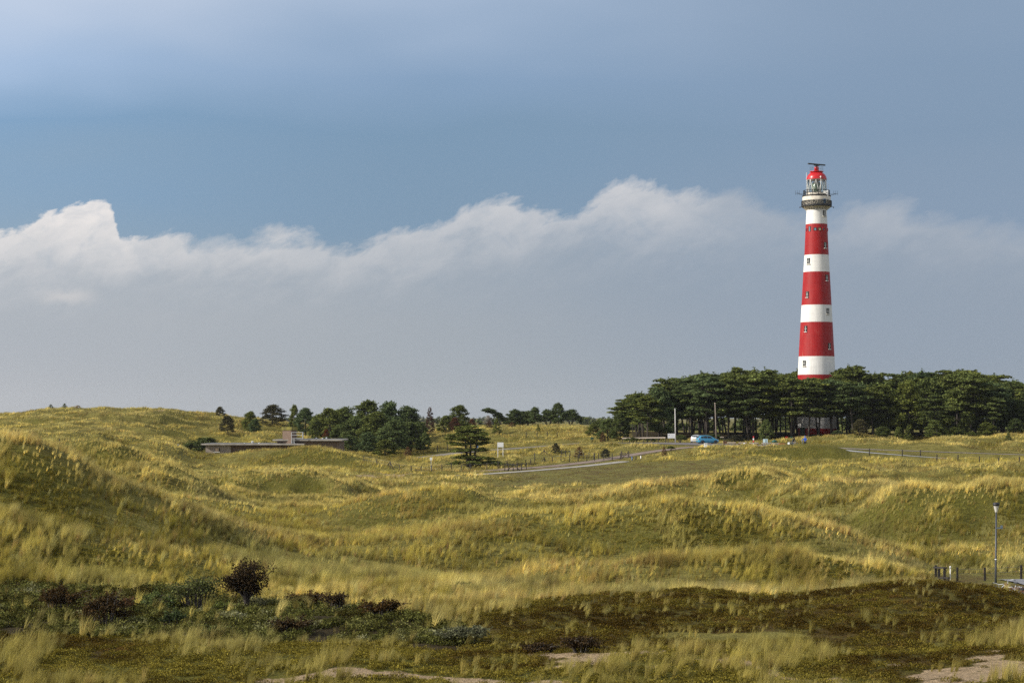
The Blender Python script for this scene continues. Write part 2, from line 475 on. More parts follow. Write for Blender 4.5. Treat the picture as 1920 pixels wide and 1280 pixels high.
def line_cols(L):
    L = sorted(L)
    p = np.array([a[0] for a in L], float)
    z = np.array([(HZ - a[1]) * a[2] / FOC for a in L])
    d = np.array([a[2] for a in L], float)
    zi, di = np.interp(pxs, p, z), np.interp(pxs, p, d)
    # smooth along the bearing inside the dense range
    m = (pxs > -165) & (pxs < 2085)
    k = np.exp(-0.5 * (np.arange(-12, 13) / 5.0) ** 2); k /= k.sum()
    for a in (zi, di):
        a[m] = np.convolve(np.pad(a[m], 12, mode='edge'), k, mode='valid')
    return zi, di


def pchip_eval(X, Y, xq):
    """monotone cubic; X, Y (K,) ; xq (n,)"""
    h_ = np.diff(X); dl = np.diff(Y) / h_
    m = np.zeros_like(X)
    for i in range(1, len(X) - 1):
        if dl[i - 1] * dl[i] > 0:
            w1, w2 = 2 * h_[i] + h_[i - 1], h_[i] + 2 * h_[i - 1]
            m[i] = (w1 + w2) / (w1 / dl[i - 1] + w2 / dl[i])
    i = np.clip(np.searchsorted(X, xq) - 1, 0, len(X) - 2)
    t = np.clip((xq - X[i]) / h_[i], 0, 1)
    return ((1 + 2 * t) * (1 - t) ** 2 * Y[i] + t * (1 - t) ** 2 * h_[i] * m[i] + t * t * (3 - 2 * t) * Y[i + 1] + t * t * (t - 1) * h_[i] * m[i + 1])


cols = [line_cols(L) for L in LINES]
ZK = np.array([c[0] for c in cols]); DK = np.array([c[1] for c in cols])
Zg = np.zeros((len(ys), len(pxs)))
lys = np.log(ys)
for j in range(len(pxs)):
    X = np.concatenate([[math.log(4.0), math.log(14.0)], np.log(DK[:, j])])
    Yv = np.concatenate([[-2.0, -3.2], ZK[:, j]])
    Zg[:, j] = pchip_eval(X, Yv, lys)
UU = (pxs - 960.0) / FOC
Xg = ys[:, None] * UU[None, :]
Yg = np.repeat(ys[:, None], len(pxs), 1)
PYg = HZ - Zg * FOC / Yg
PXg = np.repeat(pxs[None, :], len(ys), 0)


def poly_mask(pts, soft):
    """plan mask of a vegetation patch outlined by (bearing, distance) corners; soft in px of bearing / metres"""
    return pts


# paths and roads as centre lines in plan (bearing px, distance m) -> level, mown ground along them
PATHS = {
    'concrete path': dict(pts=[(700, 262), (800, 270), (900, 276), (1000, 284), (1090, 293), (1170, 304)], w=2.1),
    'track': dict(pts=[(880, 289), (960, 292), (1040, 299), (1120, 311), (1200, 323), (1262, 331), (1300, 335)], w=2.6),
    'car park': dict(pts=[(1180, 366), (1260, 358), (1310, 350), (1360, 343), (1420, 338), (1470, 336)], w=13.0),
    'road': dict(pts=[(1500, 333), (1560, 329), (1620, 324), (1700, 321), (1800, 319), (1920, 317), (2060, 315)], w=3.0),
    'cycle path': dict(pts=[(1585, 314), (1620, 310), (1700, 307), (1800, 305), (1920, 303), (2060, 301)], w=1.7),
    'far path': dict(pts=[(700, 345), (780, 352), (840, 362), (920, 372), (1000, 380), (1100, 384)], w=3.0),
    'bike park': dict(pts=[(1896, 113.4), (1925, 113.6), (2060, 114)], w=4.0),
}


def path_xy(name, step=1.0):
    p = np.array(PATHS[name]['pts'], float)
    xy = np.stack([(p[:, 0] - 960) / FOC * p[:, 1], p[:, 1]], 1)
    s = np.concatenate([[0], np.cumsum(np.hypot(*np.diff(xy, axis=0).T))])
    n = max(8, int(s[-1] / step))
    q = np.linspace(0, s[-1], n)
    out = np.stack([np.interp(q, s, xy[:, 0]), np.interp(q, s, xy[:, 1])], 1)
    for _ in range(8):
        out[1:-1] = (out[:-2] + 2 * out[1:-1] + out[2:]) / 4
    return out


PATH_XY = {k: path_xy(k) for k in PATHS}


def path_dist(x, y, names=None):
    """signed distance to the nearest path edge (negative on the path)"""
    shp = np.shape(x)
    x = np.ravel(x); y = np.ravel(y)
    best = np.full(x.shape, 1e3)
    for k, P in PATH_XY.items():
        if names and k not in names: continue
        w = PATHS[k]['w'] / 2
        near = (x > P[:, 0].min() - 25) & (x < P[:, 0].max() + 25) & (y > P[:, 1].min() - 25) & (y < P[:, 1].max() + 25)
        idx = np.nonzero(near)[0]
        for a in range(0, len(idx), 20000):
            ii = idx[a:a + 20000]
            A, B = P[:-1], P[1:]
            d = B - A
            px_ = x[ii][:, None] - A[None, :, 0]; py_ = y[ii][:, None] - A[None, :, 1]
            t = np.clip((px_ * d[:, 0] + py_ * d[:, 1]) / (d ** 2).sum(1), 0, 1)
            dd = np.hypot(px_ - t * d[:, 0], py_ - t * d[:, 1]).min(1)
            best[ii] = np.minimum(best[ii], dd - w)
    return best.reshape(shp)


# hummocks
amp = np.clip((Yg - 50) / 60, 0, 1) * (0.35 + 0.85 * sstep(Yg, 90, 200)) * (1 - sstep(Yg, 480, 900))
short_zone = (sstep(PXg, 880, 980) * (1 - sstep(PXg, 1330, 1420)) * sstep(Yg, 222, 236) * (1 - sstep(Yg, 296, 306)))
PDg = path_dist(Xg, Yg)
calm = sstep(PDg, 0.5, 9.0) * (1 - 0.85 * short_zone) * (1 - 0.8 * sstep(PXg, 330, 370) * (1 - sstep(PXg, 660, 720)) * sstep(Yg, 292, 302) * (1 - sstep(Yg, 350, 362)))
left_wild = 1 - sstep(PXg, 500, 800)
hum = (1 - np.abs(2 * fbm(Xg * 0.72, Yg * 1.05, 15.0, 3, 5) - 1)) - 0.72
hum2 = (1 - np.abs(2 * fbm(Xg, Yg, 7.0, 3, 11) - 1)) - 0.72
Zg = Zg + calm * amp * (hum * (1.9 + 1.6 * left_wild * sstep(Yg, 180, 300)) + hum2 * (0.75 + 0.55 * sstep(Yg, 125, 165) * (1 - sstep(Yg, 225, 255))))
# small hummocks close by, at the blow-outs
near = sstep(Yg, 48, 58) * (1 - sstep(Yg, 78, 90))
Zg += near * 0.45 * (fbm(Xg, Yg, 5.0, 4, 23) - 0.5) * calm


def hgt(x, y):
    """terrain height (relative to the camera) in plan"""
    x = np.asarray(x, float); y = np.asarray(y, float)
    px_ = x / y * FOC + 960
    j = np.clip(np.searchsorted(pxs, px_) - 1, 0, len(pxs) - 2)
    i = np.clip(np.searchsorted(ys, y) - 1, 0, len(ys) - 2)
    fj = np.clip((px_ - pxs[j]) / (pxs[j + 1] - pxs[j]), 0, 1)
    fi = np.clip((y - ys[i]) / (ys[i + 1] - ys[i]), 0, 1)
    return ((Zg[i, j] * (1 - fj) + Zg[i, j + 1] * fj) * (1 - fi) + (Zg[i + 1, j] * (1 - fj) + Zg[i + 1, j + 1] * fj) * fi)


# paths: level across their width (take the height of the centre line)
for k in PATHS:
    P = PATH_XY[k]; w = PATHS[k]['w'] / 2
    hc = hgt(P[:, 0], P[:, 1])
    for _ in range(12): hc[1:-1] = (hc[:-2] + 2 * hc[1:-1] + hc[2:]) / 4
    PATHS[k]['h'] = hc
    sel = np.nonzero(((Xg > P[:, 0].min() - 12) & (Xg < P[:, 0].max() + 12) & (Yg > P[:, 1].min() - 12) & (Yg < P[:, 1].max() + 12)).ravel())[0]
    xr, yr = Xg.ravel()[sel], Yg.ravel()[sel]
    for a in range(0, len(sel), 20000):
        s_ = slice(a, a + 20000)
        dd = np.hypot(xr[s_][:, None] - P[None, :, 0], yr[s_][:, None] - P[None, :, 1])
        q = dd.argmin(1); dmin = dd.min(1) - w
        f = 1 - sstep(dmin, 0.6, 2.2 if k == 'bike park' else 5.0)
        zf = Zg.ravel()
        zf[sel[s_]] = zf[sel[s_]] * (1 - f) + (hc[q] - 0.03) * f
        Zg = zf.reshape(Zg.shape)


def ground(px, Y):
    """world point on the ground at a bearing and distance"""
    x = (px - 960) / FOC * Y
    return Vector((x, Y, CAM_Z + float(hgt(x, Y))))


def hit(px, py, y0=50.0, y1=480.0):
    """first ground point seen along a line of sight"""
    Y = np.linspace(y0, y1, 6000)
    z = hgt((px - 960) / FOC * Y, Y)
    pp = HZ - z * FOC / Y
    k = int(np.argmax(pp <= py))
    return ground(px, float(Y[k]))


def row(p):
    return HZ - (p.z - CAM_Z) * FOC / p.y


# ---- what grows where (plan masks)
PY2 = HZ - Zg * FOC / Yg


def blob(px, Y, rp, ry, s=0.5):
    """soft elliptical patch round a bearing and distance"""
    return lambda PX, YY: 1 - sstep(np.hypot((PX - px) / rp, (YY - Y) / ry), 1 - s, 1 + s)


def zones(x, y):
    """per-point weights: moss/heath (dark mat), short turf, scrub band, bare sand"""
    PX = x / y * FOC + 960
    n1 = fbm(x, y, 9.0, 4, 31); n2 = fbm(x, y, 3.2, 3, 41); n3 = fbm(x, y, 26.0, 3, 51)
    jx = (n1 - 0.5) * 260 * np.clip(100 / y, 0.25, 1.2); jy = (n2 - 0.5) * 10 + (n1 - 0.5) * 8
    bl = lambda px, Y, rp, ry, s=0.35: blob(px, Y, rp, ry, s)(PX + jx, y + jy)
    # dark heath and moss mats
    heath = np.maximum.reduce([
        bl(1560, 80, 640, 8.5), bl(1730, 84, 210, 6), bl(1250, 77, 360, 7), bl(930, 82, 280, 4.5) * 0.55,
        bl(1250, 88, 300, 3.2) * 0.65, bl(110, 70.5, 240, 3.0), bl(1000, 68.5, 200, 3.0) * 0.9, bl(1750, 66.5, 200, 2.2),
        bl(300, 62, 300, 2.0) * 0.5, bl(1350, 72, 600, 1.6) * 0.6])
    moss = np.maximum.reduce([
        bl(190, 98, 270, 5.0) * 0.6, bl(50, 110, 140, 2.6) * 0.5, bl(250, 108, 120, 3) * 0.4, bl(1090, 123, 260, 3.6) * 0.6, bl(1420, 108.6, 190, 2.6) * 0.85, bl(1600, 109, 120, 2.4) * 0.6,
        bl(1640, 144, 180, 8) * 0.8, bl(1800, 147, 140, 6) * 0.55, bl(1390, 174, 80, 5) * 0.85, bl(820, 160, 100, 4) * 0.6, bl(1180, 127, 120, 3) * 0.45,
        bl(600, 154, 170, 5) * 0.45, bl(190, 172, 120, 6) * 0.8, bl(540, 302, 75, 8) * 0.75, bl(620, 303, 55, 6) * 0.65, bl(690, 266, 40, 7) * 0.8, bl(420, 221, 80, 5) * 0.5, bl(560, 222, 60, 5) * 0.5,
        bl(1540, 303, 75, 6) * 0.95, bl(1420, 305, 50, 4) * 0.8, bl(1600, 322, 40, 2) * 0.3, bl(1660, 366, 90, 4) * 0.5, bl(310, 395, 80, 10) * 0.5,
        0.62 * (1 - sstep(y + jy * 0.4, 69, 74)), sstep(n3, 0.56, 0.72) * 0.5 * sstep(y, 100, 140)])
    short = np.maximum(sstep(PX + jx * 0.7, 870, 990) * (1 - sstep(PX + jx * 0.7, 1320, 1440)) * sstep(y + jy, 222, 238) * (1 - sstep(y + jy, 292, 304)),
                       np.maximum(bl(1480, 262, 90, 14) * 0.6, blob(1850, 113.5, 100, 6, 0.4)(PX, y) * 0.8))
    scrub = sstep(y + jy * 0.35, 71.8, 74.5) * (1 - sstep(y + jy * 0.5 + (PX - 400) * 0.012, 88, 94)) * (1 - sstep(PX + jx * 0.6 + (y - 75) * 14, 760, 960))
    scrub = np.maximum(scrub, bl(870, 73.5, 60, 1.8) * 0.9)
    sand = np.maximum.reduce([
        bl(690, 62.6, 130, 1.6), bl(900, 61, 130, 1.6), bl(1140, 66.6, 140, 0.65), bl(1420, 64.2, 170, 0.7), bl(1640, 62.6, 110, 1.0), bl(1790, 63.2, 110, 1.5), bl(1900, 65.2, 60, 1.4),
        bl(740, 281, 60, 3.0) * 0.5, bl(690, 274, 40, 2.0) * 0.6, bl(985, 297, 110, 2.0) * 0.9, bl(660, 268, 30, 3) * 0.4, bl(275, 440, 30, 3) * 0.8])
    pd = path_dist(x, y)
    verge = 1 - sstep(pd, 0.3, 2.2)
    sl = np.clip((hgt(x, y + 2.5) - hgt(x, y - 2.5)) / 5.0, 0, 0.45)
    moss = np.maximum(moss * (0.75 + 0.5 * n2), np.clip((sl - 0.10) * 1.7, 0, 0.60) * (0.5 + n1) * sstep(y, 90, 100))  # moss on camera-facing slopes also darkens them to bring out the relief
    return dict(heath=heath, moss=moss, short=np.maximum(short, verge), scrub=scrub, sand=sand, pd=pd, n1=n1, n2=n2, n3=n3, PX=PX)


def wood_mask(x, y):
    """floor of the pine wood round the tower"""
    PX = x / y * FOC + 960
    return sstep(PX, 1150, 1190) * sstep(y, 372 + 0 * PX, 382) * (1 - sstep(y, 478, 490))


zt = zones(Xg.ravel(), Yg.ravel())
nv = Xg.size
veg = np.zeros((nv, 4), np.float32)
veg[:, 0] = np.clip(np.maximum(zt['heath'], 0), 0, 1)
veg[:, 1] = np.clip(zt['moss'], 0, 1)
veg[:, 2] = np.clip(zt['short'], 0, 1)
veg[:, 3] = np.clip(zt['sand'], 0, 1)
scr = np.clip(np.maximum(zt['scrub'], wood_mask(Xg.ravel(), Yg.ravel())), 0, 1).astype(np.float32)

nr, nc = Zg.shape
idx = np.arange(nr * nc).reshape(nr, nc)
faces = np.stack([idx[:-1, :-1].ravel(), idx[:-1, 1:].ravel(), idx[1:, 1:].ravel(), idx[1:, :-1].ravel()], 1)
tv = np.stack([Xg.ravel(), Yg.ravel(), Zg.ravel() + CAM_Z], 1)

gm = bpy.data.materials.new("dune_ground")
gm.use_nodes = True
N = NT(gm.node_tree)
geo = N.new('ShaderNodeNewGeometry')
pos = geo.outputs['Position']
at = N.new('ShaderNodeAttribute', attribute_name='veg')
sepc = N.new('ShaderNodeSeparateColor')
N.put(sepc.inputs[0], at.outputs['Color'])
a_sand = at.outputs['Alpha']
at2 = N.new('ShaderNodeAttribute', attribute_name='scrub')
na = N.noise(pos, 0.55, 8.0, 0.62)
nb = N.noise(pos, 3.2, 6.0, 0.65)
nn = N.noise(pos, 11.0, 4.0, 0.6)
turf = N.ramp(na, [(0.25, (0.075, 0.063, 0.014)), (0.45, (0.14, 0.12, 0.028)), (0.6, (0.20, 0.175, 0.046)), (0.8, (0.15, 0.10, 0.032))])
mossc = N.ramp(nb, [(0.25, (0.050, 0.046, 0.008)), (0.5, (0.10, 0.092, 0.016)), (0.7, (0.15, 0.135, 0.026)), (0.85, (0.11, 0.070, 0.020))])
heathc = N.ramp(nb, [(0.22, (0.034, 0.025, 0.006)), (0.45, (0.070, 0.056, 0.012)), (0.6, (0.10, 0.088, 0.016)), (0.8, (0.13, 0.12, 0.022))])
heathc = N.mix(N.smooth(na, 0.42, 0.62), heathc, N.mix(0.5, heathc, (0.070, 0.032, 0.010, 1)))
shortc = N.ramp(nb, [(0.2, (0.10, 0.105, 0.020)), (0.5, (0.17, 0.155, 0.042)), (0.8, (0.22, 0.18, 0.060))])
shortc = N.mix(N.smooth(na, 0.4, 0.66), shortc, (0.105, 0.072, 0.026, 1))
sandc = N.ramp(nb, [(0.2, (0.22, 0.155, 0.088)), (0.5, (0.33, 0.24, 0.145)), (0.8, (0.43, 0.325, 0.21))])
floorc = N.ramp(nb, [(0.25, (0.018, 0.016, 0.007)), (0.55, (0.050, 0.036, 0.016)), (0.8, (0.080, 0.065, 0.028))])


def brk(w, k=0.5):
    """break a patch's edge up with the fine noise"""
    return N.smooth(N.math('ADD', w, N.math('MULTIPLY_ADD', nb, k * 2, -k)), 0.30, 0.62)


c = N.mix(brk(sepc.outputs[2]), turf, shortc)
c = N.mix(brk(sepc.outputs[1]), c, mossc)
c = N.mix(brk(sepc.outputs[0], 0.3), c, heathc)
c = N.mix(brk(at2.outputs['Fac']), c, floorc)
c = N.mix(brk(N.math('ADD', a_sand, N.math('MULTIPLY_ADD', nn, 0.5, -0.25)), 0.6), c, sandc)
kk = N.smooth(nn, 0.25, 0.75, 0.72, 1.25)
c = N.mix(1.0, c, N.comb(kk, kk, kk), 'MULTIPLY')
b = N.new('ShaderNodeBsdfPrincipled')
N.put(b.inputs['Base Color'], c)
b.inputs['Roughness'].default_value = 0.95
b.inputs['Specular IOR Level'].default_value = 0.1
bp = N.new('ShaderNodeBump')
bp.inputs['Strength'].default_value = 0.9
bp.inputs['Distance'].default_value = 0.25
N.put(bp.inputs['Height'], N.math('ADD', nb, N.math('MULTIPLY', nn, 0.4)))
N.put(b.inputs['Normal'], bp.outputs[0])
o = N.new('ShaderNodeOutputMaterial')
N.put(o.inputs[0], b.outputs[0])

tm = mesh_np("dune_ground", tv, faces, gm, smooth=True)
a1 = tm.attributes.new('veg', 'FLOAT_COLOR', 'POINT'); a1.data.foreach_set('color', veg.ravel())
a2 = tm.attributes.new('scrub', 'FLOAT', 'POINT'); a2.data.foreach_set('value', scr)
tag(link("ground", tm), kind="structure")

# paths laid on the ground
PMAT = {
    'concrete path': simple_mat("pale_concrete", (0.31, 0.285, 0.245), 0.9, var=0.3, scale=1.5),
    'track': simple_mat("brown_track", (0.20, 0.145, 0.11), 0.95, var=0.3, scale=1.0, bump=0.3),
    'car park': simple_mat("worn_asphalt", (0.135, 0.118, 0.112), 0.9, var=0.25, scale=0.5, bump=0.2),
    'road': simple_mat("brown_asphalt", (0.21, 0.175, 0.155), 0.9, var=0.15, scale=0.6),
    'cycle path': simple_mat("grey_concrete", (0.33, 0.33, 0.335), 0.9, var=0.12, scale=1.0),
    'far path': simple_mat("grey_track", (0.19, 0.165, 0.14), 0.95, var=0.2, scale=1.0),
    'bike park': simple_mat("grey_paving", (0.20, 0.20, 0.21), 0.9, var=0.2, scale=1.2),
}
for k in PATHS:
    P = PATH_XY[k]; hc = PATHS[k]['h']; w = PATHS[k]['w'] / 2
    d = np.gradient(P, axis=0); d /= np.hypot(d[:, 0], d[:, 1])[:, None]
    nrm = np.stack([-d[:, 1], d[:, 0]], 1)
    offs = np.linspace(-1, 1, 7)
    jit = 1 + 0.10 * (fbm(P[:, 0], P[:, 1], 3.0, 3, 77) - 0.5) * 2
    vs = []
    for q in offs:
        xy = P + nrm * (q * w * jit)[:, None]
        vs.append(np.stack([xy[:, 0], xy[:, 1], hc + CAM_Z + 0.05 - 0.04 * abs(q) ** 3], 1))
    vs = np.stack(vs, 1)
    n, m = vs.shape[:2]
    ii = np.arange(n * m).reshape(n, m)
    fs = np.stack([ii[:-1, :-1].ravel(), ii[:-1, 1:].ravel(), ii[1:, 1:].ravel(), ii[1:, :-1].ravel()], 1)
    nm = {'track': 'sandy_track', 'far path': 'gravel_path'}.get(k, k.replace(' ', '_'))
    tag(link(nm, mesh_np(nm, vs.reshape(-1, 3), fs, PMAT[k], True)), kind="structure")

# ------------------------------------------------------------------ grasses and low scrub (nobody could count them): instanced tufts
rs = np.random.default_rng(7)


def leaf_mat(name, trans=0.42, rough=0.75, spread=0.35, attr=True, base=(0.1, 0.1, 0.03), hue=0.25):
    """blades and leaves: colour from the plant's own tint, varied blade by blade"""
    m = bpy.data.materials.new(name)
    m.use_nodes = True
    N = NT(m.node_tree)
    if attr:
        a = N.new('ShaderNodeAttribute', attribute_name='tint', attribute_type='INSTANCER')
        col = a.outputs['Color']
    else:
        oi = N.new('ShaderNodeObjectInfo')
        rr = oi.outputs['Random']
        col = N.mix(N.smooth(rr, 0, 1), (base[0] * 0.8, base[1] * 0.85, base[2] * 1.0, 1), (base[0] * 1.25, base[1] * 1.15, base[2] * 0.9, 1))
    g = N.new('ShaderNodeNewGeometry')
    ri = g.outputs['Random Per Island']
    k = N.smooth(ri, 0.0, 1.0, 1 - spread, 1 + spread)
    col = N.mix(1.0, col, N.comb(k, k, k), 'MULTIPLY')
    r2 = N.math('FRACT', N.math('MULTIPLY', ri, 17.31))
    col = N.mix(N.math('MULTIPLY', r2, hue), col, N.mix(1.0, col, (1.25, 0.92, 0.7, 1), 'MULTIPLY'))
    d = N.new('ShaderNodeBsdfDiffuse'); N.put(d.inputs[0], col)
    t = N.new('ShaderNodeBsdfTranslucent'); N.put(t.inputs[0], col)
    mx = N.new('ShaderNodeMixShader'); mx.inputs[0].default_value = trans
    N.put(mx.inputs[1], d.outputs[0]); N.put(mx.inputs[2], t.outputs[0])
    o = N.new('ShaderNodeOutputMaterial'); N.put(o.inputs[0], mx.outputs[0])
    return m


GRASS = leaf_mat("marram_blades")
SCRUB = leaf_mat("scrub_leaves", trans=0.2, spread=0.5)


def tuft_mesh(name, seed, blades, h_, w, splay, lean, mat, segs=3, head=0.0):
    """a tuft of blades rooted in a small disc, arching outwards and downwind (+x)"""
    r = np.random.default_rng(seed)
    V, F = [], []
    for b_ in range(blades):
        a = r.uniform(0, 2 * math.pi); rad = abs(r.normal(0, 0.10)) * splay
        L = h_ * r.uniform(0.55, 1.1)
        ox, oy = rad * math.cos(a) * 1.6, rad * math.sin(a) * 1.6
        out = splay * r.uniform(0.15, 0.8)
        dxx, dyy = math.cos(a) * out + lean * r.uniform(0.5, 1.3), math.sin(a) * out
        ang = r.uniform(0, math.pi)
        sxx, syy = math.cos(ang), math.sin(ang) * 0.6
        o0 = len(V)
        for s in range(segs + 1):
            t = s / segs
            px_, py_, pz_ = ox + dxx * L * t * t, oy + dyy * L * t * t, L * (t - 0.22 * t * t * (dxx * dxx + dyy * dyy) ** 0.5)
            ww = w * (1 - 0.85 * t) * r.uniform(0.9, 1.1)
            if s == segs and head == 0: ww = w * 0.08
            V.append((px_ - sxx * ww / 2, py_ - syy * ww / 2, pz_ - 0.05)); V.append((px_ + sxx * ww / 2, py_ + syy * ww / 2, pz_ - 0.05))
        for s in range(segs):
            F.append((o0 + 2 * s, o0 + 2 * s + 1, o0 + 2 * s + 3, o0 + 2 * s + 2))
    return mesh_np(name, V, F, mat)


def shrublet_mesh(name, seed, n, r_, h_, leaf, mat):
    """low mound of small leaves"""
    r = np.random.default_rng(seed)
    p = r.normal(size=(n, 3)); p /= np.linalg.norm(p, axis=1)[:, None]
    p *= r.uniform(0.55, 1.0, (n, 1)) * (0.8 + 0.4 * r.random((n, 1)))
    p[:, 2] = np.abs(p[:, 2]) * h_; p[:, :2] *= r_
    return leaf_cloud(name, p, leaf, r, mat, up=0.6)


def leaf_cloud(name, p, leaf, r, mat, up=0.5, stretch=1.8, dirs=None):
    """one small kite-shaped face at each point"""
    n = len(p)
    nrm = r.normal(size=(n, 3)); nrm /= np.linalg.norm(nrm, axis=1)[:, None]
    nrm[:, 2] += up * 1.5; nrm /= np.linalg.norm(nrm, axis=1)[:, None]
    a = r.normal(size=(n, 3)) if dirs is None else dirs + r.normal(size=(n, 3)) * 0.5
    a -= nrm * (a * nrm).sum(1)[:, None]; a /= np.linalg.norm(a, axis=1)[:, None] + 1e-9
    b_ = np.cross(nrm, a)
    s = leaf * r.uniform(0.6, 1.3, (n, 1))
    V = np.stack([p - a * s * 0.5 * stretch, p + b_ * s * 0.5, p + a * s * 0.5 * stretch, p - b_ * s * 0.5], 1).reshape(-1, 3)
    F = np.arange(4 * n).reshape(n, 4)
    return mesh_np(name, V, F, mat)


def scatter(name, protos, pts, rot, scl, tint, pick, label=None):
    """ONE object of kind stuff: geometry nodes set a tuft on each point"""
    col = bpy.data.collections.new(name + "_tufts")
    for i, me in enumerate(protos):
        col.objects.link(bpy.data.objects.new("%s_tuft_%02d" % (name, i), me))
    me = bpy.data.meshes.new(name)
    n = len(pts)
    me.vertices.add(n)
    me.vertices.foreach_set("co", np.asarray(pts, np.float32).ravel())
    for an, ty, key, arr in (('rot', 'FLOAT_VECTOR', 'vector', rot), ('scl', 'FLOAT_VECTOR', 'vector', scl), ('tint', 'FLOAT_COLOR', 'color', tint), ('pick', 'INT', 'value', pick)):
        at_ = me.attributes.new(an, ty, 'POINT')
        at_.data.foreach_set(key, np.asarray(arr, np.int32 if ty == 'INT' else np.float32).ravel())
    o = link(name, me)
    ng = bpy.data.node_groups.new(name, 'GeometryNodeTree')
    ng.interface.new_socket('Geometry', in_out='INPUT', socket_type='NodeSocketGeometry')
    ng.interface.new_socket('Geometry', in_out='OUTPUT', socket_type='NodeSocketGeometry')
    nd = ng.nodes
    gi, go = nd.new('NodeGroupInput'), nd.new('NodeGroupOutput')
    iop = nd.new('GeometryNodeInstanceOnPoints')
    ci = nd.new('GeometryNodeCollectionInfo')
    ci.inputs['Collection'].default_value = col
    ci.inputs['Separate Children'].default_value = True
    ci.inputs['Reset Children'].default_value = True
    iop.inputs['Pick Instance'].default_value = True
    L = ng.links.new
    L(gi.outputs[0], iop.inputs['Points']); L(ci.outputs[0], iop.inputs['Instance'])

    def named(nm, ty):
        q = nd.new('GeometryNodeInputNamedAttribute'); q.data_type = ty
        q.inputs['Name'].default_value = nm
        return q.outputs['Attribute']
    e2r = nd.new('FunctionNodeEulerToRotation')
    L(named('rot', 'FLOAT_VECTOR'), e2r.inputs[0]); L(e2r.outputs[0], iop.inputs['Rotation'])
    L(named('scl', 'FLOAT_VECTOR'), iop.inputs['Scale'])
    L(named('pick', 'INT'), iop.inputs['Instance Index'])
    L(iop.outputs[0], go.inputs[0])
    md = o.modifiers.new("scatter", 'NODES'); md.node_group = ng
    tag(o, kind="stuff")
    if label: tag(o, label)
    return o


def plan_points(y0, y1, dens, px0=-320, px1=2260):
    """random points in the wedge of ground between two distances"""
    w = (px1 - px0) / FOC
    n = int(dens * w * (y1 * y1 - y0 * y0) / 2)
    y = np.sqrt(rs.uniform(y0 * y0, y1 * y1, n))
    px_ = rs.uniform(px0, px1, n)
    return (px_ - 960) / FOC * y, y


PAL = dict(straw=(0.66, 0.56, 0.195), gold=(0.53, 0.455, 0.11), olive=(0.345, 0.298, 0.064), green=(0.155, 0.142, 0.028), grey=(0.41, 0.42, 0.21), brown=(0.30, 0.205, 0.085), rust=(0.40, 0.28, 0.115))
PAL = {k: np.array(q) for k, q in PAL.items()}


